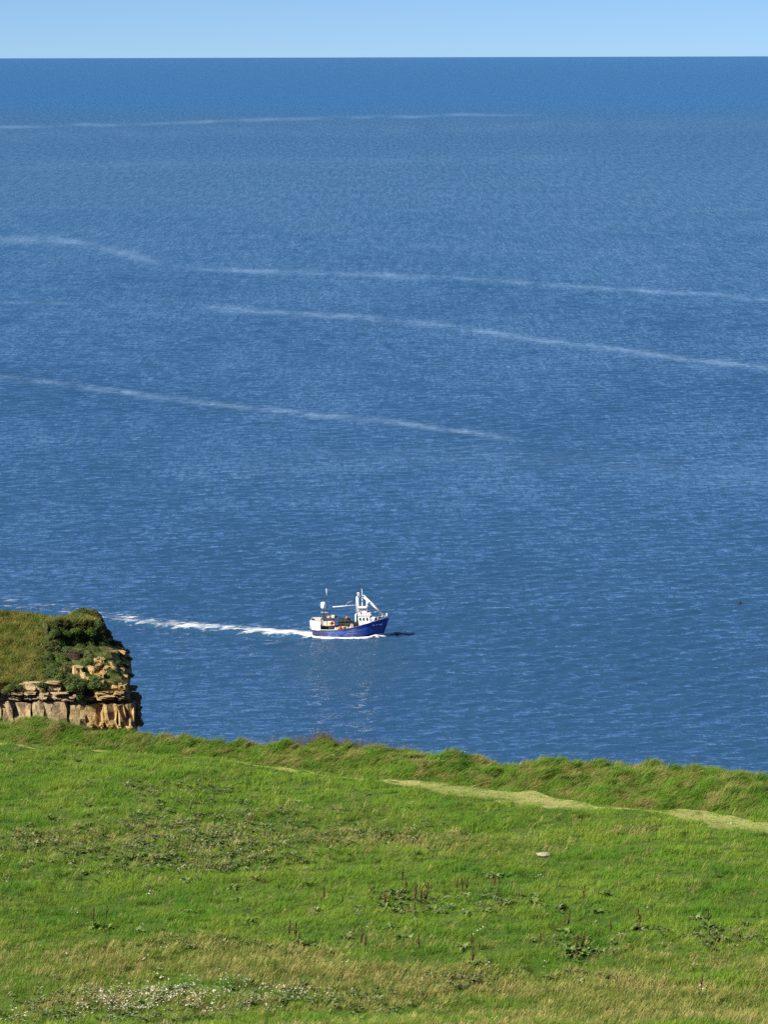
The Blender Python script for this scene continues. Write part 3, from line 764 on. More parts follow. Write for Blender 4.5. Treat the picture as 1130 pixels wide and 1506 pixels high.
for x, y, r_, kd, wh in ((69, 948, 15, 'olive', 'ledge'), (58, 968, 11, 'olive', 'ledge'), (91, 967, 10, 'bright', 'ledge'), (110, 962, 12, 'brown', 'ledge'), (125, 977, 11, 'green', 'ledge'), (70, 988, 11, 'green', 'ledge'),
                      (85, 990, 12, 'green', 'ledge'), (95, 984, 9, 'brown', 'ledge'), (108, 1003, 13, 'green', 'ledge'), (122, 1003, 9, 'green', 'ledge'), (144, 1001, 12, 'green', 'ledge'), (136, 1007, 9, 'green', 'ledge'), (119, 1023, 8, 'green', 'bed'),
                      (132, 928, 10, 'bright', 'wall'), (113, 926, 10, 'bright', 'wall'), (119, 902, 13, 'green', 'top'), (133, 904, 9, 'green', 'top'), (103, 907, 9, 'olive', 'top'), (79, 926, 9, 'green', 'wall'), (91, 928, 10, 'green', 'wall'),
                      (47, 982, 10, 'olive', 'slope'), (54, 921, 9, 'olive', 'top'), (155, 930, 9, 'green', 'end'), (153, 968, 8, 'green', 'ledge'), (174, 947, 8, 'olive', 'end'), (163, 944, 9, 'green', 'end'), (6, 1015, 9, 'olive', 'slope'),
                      (17, 1007, 9, 'green', 'slope'), (28, 1008, 7, 'olive', 'slope'), (46, 998, 8, 'green', 'slope'), (148, 944, 10, 'green', 'wall'), (127, 944, 11, 'green', 'wall'), (106, 942, 10, 'green', 'wall'), (85, 944, 8, 'green', 'wall'),
                      (184, 957, 6, 'olive', 'end'), (80, 962, 9, 'olive', 'ledge'), (100, 975, 9, 'olive', 'ledge'), (145, 915, 8, 'green', 'top'), (170, 1000, 7, 'olive', 'ledge'), (60, 955, 9, 'olive', 'slope'), (38, 975, 8, 'olive', 'slope'), (-15, 1010, 10, 'olive', 'slope'), (98, 955, 11, 'green', 'ledge'), (80, 977, 10, 'green', 'ledge'), (112, 982, 9, 'olive', 'ledge'), (70, 965, 10, 'green', 'ledge'), (134, 964, 9, 'olive', 'ledge'), (120, 953, 10, 'green', 'ledge'), (142, 958, 9, 'green', 'ledge'), (150, 976, 8, 'green', 'ledge'), (138, 975, 8, 'olive', 'ledge'), (162, 986, 8, 'green', 'ledge'), (130, 994, 8, 'green', 'ledge'), (60, 1004, 8, 'green', 'slope'), (168, 958, 8, 'green', 'end'), (177, 966, 7, 'green', 'end'), (183, 978, 6, 'green', 'end'), (172, 975, 7, 'green', 'end'), (180, 990, 6, 'green', 'end'), (188, 968, 5, 'green', 'end')):
    Y = float(head_Y(np.array(x + 0.), np.array(y + 0.))); k = Y / F; rad = r_ * k * 1.4
    c = on_Y(x, y + r_ * .6, Y - .45 * rad)
    lb = ('large ' if r_ >= 12 else ('small ' if r_ <= 8 and not BL[(kd, wh)].startswith('small') else '')) + BL[(kd, wh)]
    M = Matrix.Translation(c.tolist()) @ Euler((random.uniform(-.15, .25), random.uniform(-.2, .2), random.uniform(0, 6.28))).to_matrix().to_4x4() @ Matrix.Scale(rad, 4)
    e = empty('shrub', M, label=lb, category='shrub', group='shrubs: ' + lb)
    obj('foliage', random.choice(BUSH[kd]), None, e); obj('stem', STEM, None, e)

# ------------------------------------------------------------------ dock plants in the meadow
m, t, out = new_mat('dead_stalk')
c = ramp(t, noise(t, objc(t), 9, 4, .6), [(.3, (.05, .028, .014)), (.7, (.12, .070, .035))])
principled(t, out, Base_Color=c, Roughness=.9, Specular_IOR_Level=.1)
MSTALK = m
m, t, out = new_mat('dock_leaf')
c = ramp(t, noise(t, objc(t), 5, 4, .6), [(.3, (.06, .11, .018)), (.7, (.15, .22, .045))])
principled(t, out, Base_Color=c, Roughness=.5, Specular_IOR_Level=.35)
MDOCK = m
def stalk_mesh(seed, h):
    r = random.Random(seed); bm = bmesh.new()
    lean = r.uniform(-.08, .12)
    bmesh.ops.create_cone(bm, segments=6, radius1=.010, radius2=.005, depth=h, cap_ends=True, matrix=Matrix.Rotation(lean, 4, 'Y') @ Matrix.Translation((0, 0, h / 2)))
    for i in range(46):                                 # whorls of dry seeds round the upper stalk
        z = h * (.42 + .58 * r.random()); a = r.uniform(0, 6.28); q = .024 * (1.25 - z / h) + .004
        s = r.uniform(.008, .017)
        bmesh.ops.create_icosphere(bm, subdivisions=1, radius=s, matrix=Matrix.Rotation(lean, 4, 'Y') @ Matrix.Translation((q * math.cos(a), q * math.sin(a), z)) @ Matrix.Diagonal((1, 1, 1.7, 1)))
    for i in range(2):                                  # side branches
        z = h * r.uniform(.4, .6); a = r.uniform(0, 6.28)
        mt = Matrix.Translation((0, 0, z)) @ Matrix.Rotation(.35, 4, Vector((math.cos(a), math.sin(a), 0)))
        bmesh.ops.create_cone(bm, segments=5, radius1=.012, radius2=.010, depth=h * .3, cap_ends=True, matrix=mt @ Matrix.Translation((0, 0, h * .15)))
    me = bpy.data.meshes.new('stalk'); bm.to_mesh(me); bm.free(); me.materials.append(MSTALK); return me
def dock_leaf_mesh(seed):
    r = np.random.default_rng(seed); V = []; n = 7; L = .34; el = r.uniform(.8, 1.2); p = np.zeros(3)
    for k in range(n):
        f = k / (n - 1); wd = .055 * math.sin(math.pi * (.12 + .86 * f)) ** .7; rip = .012 * math.sin(k * 2.1)
        V += [p + np.array([0, -wd, .25 * wd + rip]), p.copy(), p + np.array([0, wd, .25 * wd - rip])]
        p = p + np.array([math.cos(el), 0, math.sin(el)]) * L / (n - 1); el -= .28
    Fc = []
    for k in range(n - 1):
        b = 3 * k; Fc += [(b, b + 1, b + 4, b + 3), (b + 1, b + 2, b + 5, b + 4)]
    me = mesh_np('leaf', np.array(V), np.array(Fc)); me.materials.append(MDOCK); return me
STK = [stalk_mesh(i, h) for i, h in enumerate((.75, .85, .65, .55, .8))]
DLF = [dock_leaf_mesh(i) for i in range(4)]
DLAB = {(1, 0): 'single dead brown dock stalk', (2, 0): 'pair of dead brown dock stalks', (0, 1): 'low leafy green dock clump',
        (1, 1): 'brown dock stalk above its own green leaves', (0, 2): 'spreading broad-leaved dock clump', (2, 2): 'leafy dock with dead brown stalks', (3, 0): 'cluster of three dead brown dock stalks'}
def dock(px_, py_, stalks, leaf, sc=1.0, hs=1.0):
    c = on_z(px_, py_, ZF); z = float(z_field(c[0], c[1]))
    A = np.array([c[0]]), np.array([c[1]]); dm_ = float(dry_mask(*A)[0]); wm_ = float(weed_mask(*A)[0])
    where = 'where the meadow grass turns tan' if dm_ > .3 else ('among grey-green weeds' if wm_ > .2 else 'in plain green grass')
    lb = ('tall ' if sc >= 1.08 else ('short ' if sc <= .85 else '')) + DLAB[(stalks, leaf)] + ' ' + where
    e = empty('dock_plant', Matrix.Translation((c[0], c[1], z)) @ Matrix.Rotation(random.uniform(-.4, .4), 4, 'Z') @ Matrix.Scale(sc, 4), label=lb, category='plant', group='dock plants: ' + lb)
    for i in range(stalks):
        o = obj('stalk', random.choice(STK), None, e); o.location = ((i - (stalks - 1) / 2) * .16 + random.uniform(-.03, .03), random.uniform(-.1, .1), -.02); o.rotation_euler = (random.uniform(-.08, .08), random.uniform(-.08, .12), random.uniform(0, 6.28)); o.scale = (1.2, 1.2, hs)
    for i in range((0, 9, 20)[leaf]):
        o = obj('leaf', random.choice(DLF), None, e); a = random.uniform(0, 6.28); q = random.uniform(0, .08 if leaf == 1 else .28)
        o.location = (q * math.cos(a), q * math.sin(a), .02); o.rotation_euler = (0, random.uniform(-.35, .25), a + random.uniform(-.5, .5)); s = random.uniform(.75, 1.3); o.scale = (s, s * 1.2, s)
for a in ((138, 1363, 1, 1, 1.1), (155, 1357, 1, 0, .9), (426, 1385, 1, 0, 1.05), (435, 1385, 1, 1, 1.1), (534, 1397, 2, 0, 1.05), (476, 1326, 1, 0, .9), (504, 1331, 1, 0, .75), (566, 1335, 1, 1, 1.25), (591, 1308, 1, 0, 1.0),
          (600, 1316, 1, 0, 1.1), (617, 1333, 3, 0, 1.1), (669, 1316, 1, 0, .9), (684, 1318, 2, 0, .95), (727, 1317, 1, 1, .8), (617, 1404, 1, 0, .9), (694, 1423, 1, 1, 1.3), (694, 1400, 1, 0, .9), (796, 1393, 1, 0, 1.0),
          (582, 1317, 0, 2, .9), (731, 1291, 0, 2, .95), (591, 1383, 0, 1, .9), (602, 1384, 0, 1, .8), (681, 1398, 0, 1, 1.1), (786, 1334, 0, 1, 1.0), (795, 1336, 0, 1, .8), (740, 1335, 0, 2, .8), (464, 1391, 0, 1, .7), (506, 1379, 0, 1, .8), (573, 1367, 0, 1, .8),
          (858, 1336, 1, 0, 1.0), (832, 1374, 1, 1, 1.1), (851, 1400, 2, 2, 1.2), (838, 1396, 0, 2, 1.0), (899, 1374, 1, 0, .9), (942, 1367, 1, 1, 1.2), (949, 1366, 0, 1, .8), (1042, 1364, 1, 1, 1.0), (882, 1322, 0, 1, .8), (823, 1339, 0, 1, .8), (882, 1344, 0, 2, .7),
          (1026, 1352, 0, 1, .9), (1031, 1460, 1, 1, .8), (365, 1356, 0, 2, .8), (202, 1377, 0, 1, 1.0), (276, 1347, 0, 1, .8), (342, 1306, 0, 1, .8), (350, 1324, 0, 1, .8), (276, 1293, 0, 2, .7), (156, 1366, 0, 1, 1.0), (583, 1340, 0, 1, .9), (640, 1340, 0, 2, .9), (660, 1338, 0, 1, 1.0),
          (685, 1352, 0, 1, 1.0), (715, 1350, 0, 1, .9)):
    dock(*a[:4], a[4])

# pale flat stone in the grass
bm = bmesh.new(); bmesh.ops.create_icosphere(bm, subdivisions=3, radius=1)
for v in bm.verts:
    n_ = float(fbm(np.array(v.co.x * 1.5 + 3), np.array(v.co.y * 1.5 + v.co.z), 130, 3)); v.co *= 1 + .35 * n_; v.co.z *= .35
for f in bm.faces: f.smooth = True
m, t, out = new_mat('pale_stone'); principled(t, out, Base_Color=ramp(t, noise(t, objc(t), 3, 5, .6), [(.3, (.22, .19, .12)), (.7, (.34, .29, .20))]), Roughness=.9)
c = on_z(801, 1256, ZF); o = obj('stone', bm, m, label='flat pale stone lying in the green meadow', category='stone'); o.location = (c[0], c[1], float(z_field(c[0], c[1])) + .10); o.scale = (.30, .24, .24)

# ------------------------------------------------------------------ fishing boat
BOAT_P = on_z(515.5, 938.5, 0.0)
BOAT_M = Matrix.Translation((BOAT_P[0], BOAT_P[1] + 1.5, 0.16)) @ Matrix.Rotation(R(-5), 4, 'Z') @ Matrix.Rotation(R(-1.2), 4, 'Y')
BSX = np.array([0, .15, .4, .6, .75, .86, .94, 1.0])
BS = np.array([1.45, 1.68, 1.82, 1.80, 1.58, 1.14, .60, .05])      # half beam at the sheer
BW = np.array([1.18, 1.50, 1.70, 1.55, 1.12, .58, .22, .03])        # half beam at the waterline
SHX = np.array([0, .16, .34, .52, .65, .78, .9, 1.0]); SHZ = np.array([1.15, .92, .95, 1.15, 1.45, 1.8, 2.05, 2.25])
def sheer(s): return np.interp(s, np.linspace(0, 1, 60), np.convolve(np.pad(np.interp(np.linspace(0, 1, 60), SHX, SHZ), 4, 'edge'), np.ones(9) / 9, 'valid'))
def stern_x(z): return -4.75 - .16 * z
def stem_x(z): return 4.30 + .36 * z - .25 * np.clip(-z, 0, 1)
def hull_b(s, z):
    zs = sheer(s); bs = np.interp(s, BSX, BS); bw = np.interp(s, BSX, BW)
    up = np.clip(z / zs, 0, 1); dn = np.clip(-z / .7, 0, 1)
    return np.where(z >= 0, bw + (bs - bw) * up ** .8, bw * np.sqrt(np.clip(1 - dn ** 2, 0, 1)))
def hull_pt(s, z, side):
    x = stern_x(z) + (stem_x(z) - stern_x(z)) * s
    return np.stack([x, side * hull_b(s, z), z + 0 * x], -1)

def paint2(name, col, rough=.4): return paint(name, col, rough, .18, .4, (.35, .27, .2), 2.5)
MWHITE = paint('boat_white', (.78, .76, .72), .45, .25, .4, (.45, .36, .26), 2.0)
MCREAM = paint('boat_cream', (.74, .64, .45), .5, .25, .3, (.4, .28, .18), 2.5)
MGREEN = paint('rail_green', (.42, .56, .44), .6, .5, .3, (.3, .26, .2), 3)
MDARK = paint('dark_gear', (.045, .042, .05), .8, .4, .2, (.12, .09, .07), 3)
MGLASS, t, out = new_mat('window_glass'); principled(t, out, Base_Color=(.02, .025, .03, 1), Roughness=.06, Specular_IOR_Level=.6)
MORANGE = paint('life_orange', (.72, .13, .04), .5, .2, .4, (.6, .3, .2), 4)
MRED = paint('buoy_red', (.55, .06, .05), .5, .2, .4)
MDECK = paint('deck_timber', (.20, .15, .11), .9, .5, .2, (.10, .08, .06), 2)
MTAN = paint('tan_canvas', (.42, .34, .26), .9, .3, .1, (.6, .55, .48), 3)
MNET = paint('pot_net', (.030, .052, .042), .9, .4, .1, (.10, .09, .05), 5)
MBLUE = paint('tarp_blue', (.05, .08, .42), .6, .2, .3, (.2, .2, .4), 3)
m, t, out = new_mat('hull_blue')
O = objc(t); sx = N(t, 'ShaderNodeSeparateXYZ'); t.links.new(O, sx.inputs[0])
n = noise(t, scaled(t, O, (.7, 1, 1.4)), 1.6, 6, .65)
c = ramp(t, n, [(.35, (.006, .030, .20)), (.65, (.014, .062, .34))])
fade = N(t, 'ShaderNodeMapRange'); setin(t, fade, _0=sx.outputs[0], _1=1.9, _2=.3, _3=0.0, _4=1.0)
fd = mathn(t, 'MULTIPLY', fade.outputs[0], ramp(t, noise(t, scaled(t, O, (.5, 1, 1.6)), 1.3, 5, .7), [(.42, (0, 0, 0)), (.56, (1, 1, 1))]))
c = mix(t, mathn(t, 'MULTIPLY', fd, .8), c, (.15, .20, .42))
aft = N(t, 'ShaderNodeMapRange'); setin(t, aft, _0=sx.outputs[0], _1=-2.6, _2=-3.4, _3=0.0, _4=.75)
c = mix(t, aft.outputs[0], c, (.050, .045, .115))
rs = ramp(t, noise(t, scaled(t, O, (2.4, 1, .6)), 1.4, 5, .7), [(.52, (0, 0, 0)), (.62, (1, 1, 1))])
c = mix(t, mathn(t, 'MULTIPLY', mathn(t, 'MULTIPLY', rs, fade.outputs[0]), .65), c, (.10, .045, .03))
principled(t, out, Base_Color=c, Roughness=.38, Specular_IOR_Level=.4)
MHULL = m

boat = empty('fishing_boat', BOAT_M, label='small blue-hulled fishing boat with white wheelhouse under way on the sea', category='fishing boat')
def bbox(bm, x0, x1, y0, y1, z0, z1, M=None):
    mt = Matrix.Translation(((x0 + x1) / 2, (y0 + y1) / 2, (z0 + z1) / 2)) @ Matrix.Diagonal((x1 - x0, y1 - y0, z1 - z0, 1))
    bmesh.ops.create_cube(bm, size=1.0, matrix=(M @ mt) if M is not None else mt)
def box(name, x0, x1, y0, y1, z0, z1, mat, parent=None, bev=.02, M=None):
    bm = bmesh.new(); bbox(bm, x0, x1, y0, y1, z0, z1, M)
    if bev: bmesh.ops.bevel(bm, geom=bm.edges[:], offset=bev, segments=2, affect='EDGES')
    return obj(name, bm, mat, parent if parent is not None else boat)
def tube_bm(bm, a, b, r, r2=None, seg=10):
    a = Vector(a); b = Vector(b); d = b - a
    mt = Matrix.Translation((a + b) / 2) @ d.to_track_quat('Z', 'Y').to_matrix().to_4x4()
    bmesh.ops.create_cone(bm, segments=seg, radius1=r, radius2=r if r2 is None else r2, depth=d.length, cap_ends=True, matrix=mt)
def tube(name, pts, r, mat, parent=None, r2=None):
    bm = bmesh.new()
    for a, b in zip(pts[:-1], pts[1:]): tube_bm(bm, a, b, r, r2)
    for p in pts[1:-1]: bmesh.ops.create_icosphere(bm, subdivisions=1, radius=r * 1.02, matrix=Matrix.Translation(p))
    for f in bm.faces: f.smooth = True
    return obj(name, bm, mat, parent if parent is not None else boat)

# hull: outer skin, transom, inner bulwark
ss = np.linspace(0, 1, 41); hh = np.linspace(0, 1, 15)
rows_ = []
for sd in (-1, 1):
    g = []
    for s in ss:
        zs = float(sheer(s)); z = -.7 + (zs + .7) * hh
        g.append(hull_pt(np.full(15, s), z, sd))
    rows_.append(np.array(g))
V = []; Fc = []
for gi_, g in enumerate(rows_):
    b0_ = len(V); V += g.reshape(-1, 3).tolist(); q = grid_faces(41, 15) + b0_
    Fc += (q if gi_ == 1 else q[:, ::-1]).tolist()
# transom
for j in range(14): Fc.append((j, j + 1, 615 + j + 1, 615 + j))
# inner bulwark
for sd in (-1, 1):
    b0_ = len(V); g = []
    for s in ss[:-1]:
        zs = float(sheer(s)); zz = np.array([zs, .35])
        p = hull_pt(np.full(2, s), zz, sd); p[:, 1] -= sd * np.minimum(.09, np.abs(p[:, 1]) * .7); p[1, 1] = p[0, 1]
        g.append(p)
    V += np.array(g).reshape(-1, 3).tolist(); q = grid_faces(40, 2) + b0_; Fc += (q[:, ::-1] if sd == 1 else q).tolist()
me = mesh_np('hull', np.array(V), np.array(Fc)); obj('hull', me, MHULL, boat)
# deck with a raised foredeck
def deck(name, s0, s1, zf, mat, inset=.08):
    V = []; q = np.linspace(s0, s1, 16)
    for s in q:
        z = zf(s); p = hull_pt(np.array([s]), np.array([z]), 1)[0]; bb = max(p[1] - inset, .02)
        V += [(p[0], -bb, z), (p[0], bb, z)]
    return obj(name, mesh_np(name, np.array(V), grid_faces(16, 2)[:, ::-1]), mat, boat)
deck('deck', .01, .74, lambda s: .42 + .25 * s, MDECK)
deck('foredeck', .74, .985, lambda s: float(sheer(s)) - .12, MWHITE, .05)
# cap rail along the sheer
def rail(name, s0, s1, side, w, h, mat, lift=0.0):
    V = []; q = np.linspace(s0, s1, 30)
    for s in q:
        p = hull_pt(np.array([s]), np.array([float(sheer(s))]), side)[0]
        for dy, dz in ((.05, 0), (.05, h), (-w, h), (-w, 0)):
            V.append((p[0], p[1] + side * dy, p[2] + dz + lift))
    Fc = []
    for i in range(29):
        for j in range(4):
            a = 4 * i + j; b = 4 * i + (j + 1) % 4; Fc.append((a, b, b + 4, a + 4))
    return obj(name, mesh_np(name, np.array(V), np.array(Fc), False), mat, boat)
for sd in (-1, 1):
    rail('cap_rail', .13, .36, sd, .14, .07, MGREEN, .01); rail('cap_rail', .362, .66, sd, .12, .05, MDECK, .01); rail('cap_rail', .663, .985, sd, .08, .05, MHULL, .01)
# rubbing strake
for sd in (-1, 1):
    V = []; q = np.linspace(.5, .83, 20)
    for s in q:
        z = float(.45 + .55 * s); p = hull_pt(np.array([s]), np.array([z]), sd)[0]
        for dy, dz in ((-.02, -.025), (.05, -.02), (.05, .02), (-.02, .025)): V.append((p[0], p[1] + sd * dy, p[2] + dz))
    Fc = [(4 * i + j, 4 * i + (j + 1) % 4, 4 * i + 4 + (j + 1) % 4, 4 * i + 4 + j) for i in range(19) for j in range(4)]
    obj('rubbing_strake', mesh_np('rubbing_strake', np.array(V), np.array(Fc), False), paint('strake_blue', (.16, .20, .42), .5), boat)
# white raised stern bulwark, three panels
def bulwark_side(sd):
    V = []; 
    for s, zt in zip(np.linspace(0, .125, 8), np.linspace(2.15, 2.12, 8)):
        zs = float(sheer(s)); p = hull_pt(np.array([s]), np.array([zs - .12 if s < .1 else zs - .05]), sd)[0]
        top = p + np.array([-.16 * (1 - s / .125), sd * .06, zt - p[2]])
        for base in (p, top):
            V += [base + np.array([0, sd * .03, 0]), base - np.array([0, sd * .05, 0])]
    V = np.array(V); Fc = []
    for i in range(7):
        a = 4 * i; b = a + 4
        Fc += [(a, b, b + 2, a + 2), (a + 1, a + 3, b + 3, b + 1), (a + 2, b + 2, b + 3, a + 3)]
    Fc += [(0, 2, 3, 1), (28, 29, 31, 30)]
    obj('stern_panel', mesh_np('stern_panel', V, np.array(Fc), False), MWHITE, boat)
for sd in (-1, 1): bulwark_side(sd)
box('stern_panel', -5.11, -5.05, -1.45, 1.45, 1.12, 2.13, MWHITE, bev=.01)
tube('stern_rail', [(-5.05, -1.52, 2.17), (-3.75, -1.72, 2.15)], .035, MWHITE)
# wheelhouse
wh = box('wheelhouse', 1.2, 2.72, -1.12, 1.12, .55, 2.72, MWHITE, bev=.05)
obj_roof = box('roof', 1.08, 2.86, -1.22, 1.22, 2.725, 2.80, MWHITE, wh, .02)
for x in (1.42, 1.87, 2.32):
    fr = box('window', x - .15, x + .15, -1.145, -1.11, 2.02, 2.50, MWHITE, wh, .01)
    box('window', x - .115, x + .115, -1.152, -1.12, 2.06, 2.46, MGLASS, wh, .005)
for yy in (-.7, 0, .7): box('window', 2.705, 2.735, yy - .28, yy + .28, 2.02, 2.5, MGLASS, wh, .005)
box('door', 1.185, 1.21, -.9, -.3, .7, 2.4, MDARK, wh, .005)
ub = box('roof_locker', 1.38, 2.28, -.75, .45, 2.81, 3.42, MWHITE, bev=.04)
box('trim_band', 1.45, 2.22, -.765, -.745, 2.86, 2.95, paint('locker_band', (.25, .2, .4), .6), ub, .004)
# gantry
tube('gantry_post', [(.85, -1.15, .6), (.85, -1.15, 2.85), (1.03, -1.05, 3.0), (1.03, -1.0, 5.1), (1.2, -.7, 5.25)], .075, MWHITE)
tube('gantry_post', [(1.03, 1.0, .6), (1.03, .9, 5.1), (1.2, .6, 5.25)], .06, MWHITE)
tube('gantry_post', [(2.28, -.7, 2.8), (2.28, -.6, 4.7)], .06, MWHITE); tube('gantry_post', [(2.28, .7, 2.8), (2.28, .6, 4.7)], .05, MWHITE)
box('gantry_beam', 1.05, 2.3, -1.05, -.9, 3.66, 3.86, MWHITE); box('gantry_beam', .97, 1.1, -.9, .9, 4.9, 5.05, MWHITE); box('gantry_platform', 1.1, 2.25, -.85, .8, 3.62, 3.66, MWHITE, bev=.005)
tube('mast', [(1.65, -.2, 3.45), (1.65, -.2, 4.75)], .06, MWHITE, r2=.04); tube('mast', [(1.72, -.1, 3.45), (1.62, 0, 6.05)], .03, MWHITE)
tube('antenna', [(1.9, .1, 5.6), (2.25, .1, 5.62)], .015, MDARK)
tube('antenna', [(1.35, -.35, 4.8), (1.35, -.35, 5.45)], .02, MWHITE)
lamp = tube('mast_lamp', [(1.2, -.65, 5.25), (1.2, -.65, 5.55)], .07, MWHITE); box('lamp_cover', 1.02, 1.38, -.8, -.5, 5.55, 5.66, MWHITE, lamp, .03)
tube('boom', [(1.75, -.25, 5.2), (4.65, -.1, 2.42)], .165, MWHITE)
tube('boom_wire', [(1.0, 0, 3.95), (-2.2, -.2, 3.75)], .05, MWHITE); tube('boom_strut', [(-.6, -.1, 3.85), (-.2, 0, 4.3), (.4, 0, 4.5)], .012, MWHITE)
tube('stay_wire', [(2.3, 0, 4.6), (4.9, 0, 2.5)], .012, MDARK)
tube('brace', [(2.28, -.6, 3.55), (2.9, -.3, 3.95)], .035, MWHITE); tube('brace', [(1.95, .1, 5.0), (2.28, -.6, 4.55)], .035, MWHITE)
tube('awning_pole', [(2.35, -.8, 2.95), (3.95, -.4, 3.15)], .05, MWHITE); box('furled_tarp', 2.75, 3.3, -.82, -.55, 2.93, 3.12, MBLUE, bev=.07)
for a, b in (((1.65, 0, 5.6), (-2.95, -.2, 3.1)), ((1.05, -.95, 5.0), (-2.2, -1.1, 2.4)), ((1.62, 0, 5.9), (-3.38, -.3, 3.5)), ((2.28, .6, 4.7), (4.7, .2, 2.5)), ((2.28, -.6, 4.7), (3.9, -.9, 2.6)), ((1.03, .9, 5.0), (-.5, 1.7, 1.3)), ((-2.0, -.2, 3.7), (-1.6, -1.2, 2.2))):
    tube('rigging_line', [a, b], .011, MDARK)
# bow rails and windbreak
def bow_rail(sd):
    q = [hull_pt(np.array([s]), np.array([float(sheer(s))]), sd)[0] for s in np.linspace(.79, .985, 6)]
    tube('bow_rail', [tuple(p + np.array([0, -sd * .05, .62 - .06 * i])) for i, p in enumerate(q)], .03, MWHITE)
    for i, p in enumerate(q[:-1]): tube('rail_post', [tuple(p + np.array([0, -sd * .05, 0])), tuple(p + np.array([0, -sd * .05, .62 - .06 * i]))], .03, MWHITE)
bow_rail(-1); bow_rail(1)
V = []
for s in np.linspace(.765, .975, 12):
    p = hull_pt(np.array([s]), np.array([float(sheer(s))]), -1)[0]; V += [p + np.array([0, .10, 0]), p + np.array([0, .13, .18])]
obj('bow_panel', mesh_np('bow_panel', np.array(V), grid_faces(12, 2)), MWHITE, boat)
box('windbreak', 2.95, 3.35, -1.15, -1.09, 1.75, 2.55, MWHITE, bev=.01, M=None); box('windlass', 3.6, 4.1, -.35, .35, 1.95, 2.35, MDARK, bev=.08)
tube('bow_post', [(4.82, 0, 2.2), (4.82, 0, 2.82)], .09, MWHITE)
# after structure: frame, cream panels, radome on its post
tube('frame_post', [(-3.6, -1.1, .5), (-3.6, -1.1, 2.25)], .07, MDARK); tube('frame_post', [(-3.6, 1.1, .5), (-3.6, 1.1, 2.25)], .07, MDARK)
tube('frame_post', [(-2.25, -1.1, .5), (-2.25, -1.1, 2.35)], .05, MDARK); tube('frame_post', [(-2.25, 1.1, .5), (-2.25, 1.1, 2.35)], .05, MDARK)
box('shelter_top', -3.7, -1.75, -1.2, 1.2, 2.27, 2.34, MDARK, bev=.02)
box('cream_panel', -3.38, -2.90, -1.16, -1.10, 1.45, 2.02, MCREAM, bev=.02); box('cream_panel', -2.84, -2.34, -1.16, -1.10, 1.45, 2.05, MCREAM, bev=.02)
box('lower_panel', -3.4, -2.0, -1.12, -1.06, .55, 1.40, MDARK, bev=.02)
box('top_box', -2.95, -2.55, -.7, -.2, 2.345, 2.6, paint('pink_box', (.6, .36, .28), .7), bev=.03); box('top_box', -2.4, -1.95, -.6, -.1, 2.345, 2.68, MCREAM, bev=.03)
tube('aft_mast', [(-3.38, -.3, .5), (-3.38, -.3, 3.5)], .08, MDARK)
box('mast_platform', -3.75, -2.75, -.6, .1, 3.02, 3.08, paint('platform_grey', (.3, .3, .28), .7), bev=.01)
tube('antenna', [(-3.0, -.2, 3.08), (-2.92, -.2, 5.2)], .02, MDARK); tube('antenna', [(-2.92, -.2, 5.2), (-2.97, -.2, 6.15)], .04, MWHITE)
bm = bmesh.new(); bmesh.ops.create_uvsphere(bm, u_segments=20, v_segments=12, radius=.36)
for v in bm.verts:
    v.co.z = math.copysign(abs(v.co.z / .36) ** .55 * .46, v.co.z) if v.co.z else 0
for f in bm.faces: f.smooth = True
rd = obj('radome', bm, MWHITE, boat); rd.location = (-3.4, -.3, 3.98)
# hauler and gear posts by the wheelhouse
box('hauler', .62, .80, -1.45, -1.1, .6, 2.0, MDARK, bev=.05); box('hauler', .95, 1.14, -1.2, -.8, .55, 2.1, MDARK, bev=.04)
bm = bmesh.new(); bmesh.ops.create_cone(bm, segments=18, radius1=.24, radius2=.24, depth=.12, cap_ends=True, matrix=Matrix.Translation((.35, -1.5, 1.5)) @ Matrix.Rotation(R(90), 4, 'X')); obj('hauler_wheel', bm, paint('wheel_grey', (.35, .33, .3), .5), boat)
tube('tiller_pole', [(-1.2, -1.5, 1.28), (-.25, -1.5, 1.42)], .04, MCREAM)
box('engine_box', -.2, .5, -.7, .6, .5, 1.35, MDARK, bev=.05)
# registration letters on the bow, wrapped onto the hull
def lettering(txt, x0, z0, size, rise):
    cu = bpy.data.curves.new('lettering', 'FONT'); cu.body = txt; cu.size = size; cu.offset = size * .04; cu.resolution_u = 3
    tmp = bpy.data.objects.new('lettering', cu); COL.objects.link(tmp); bpy.context.view_layer.update()
    me = bpy.data.meshes.new_from_object(tmp.evaluated_get(bpy.context.evaluated_depsgraph_get())); bpy.data.objects.remove(tmp)
    bm = bmesh.new(); bm.from_mesh(me); bmesh.ops.triangulate(bm, faces=bm.faces[:]); bmesh.ops.subdivide_edges(bm, edges=bm.edges[:], cuts=2)
    for v in bm.verts:
        x = x0 + v.co.x; z = z0 + v.co.y + rise * v.co.x
        s = (x - stern_x(z)) / (stem_x(z) - stern_x(z))
        v.co = Vector((x, -float(hull_b(np.array(s), np.array(z))) - .03, z))
    return obj('lettering', bm, MWHITE, boat)
lettering('D.A', 3.02, 1.22, .42, .12); lettering('160', 3.78, 1.34, .30, .10)

def onboard(name, label, cat, loc, rz=0, group=None):
    e = empty(name, BOAT_M @ Matrix.Translation(loc) @ Matrix.Rotation(rz, 4, 'Z'), label=label, category=cat)
    if group: e['group'] = group
    return e
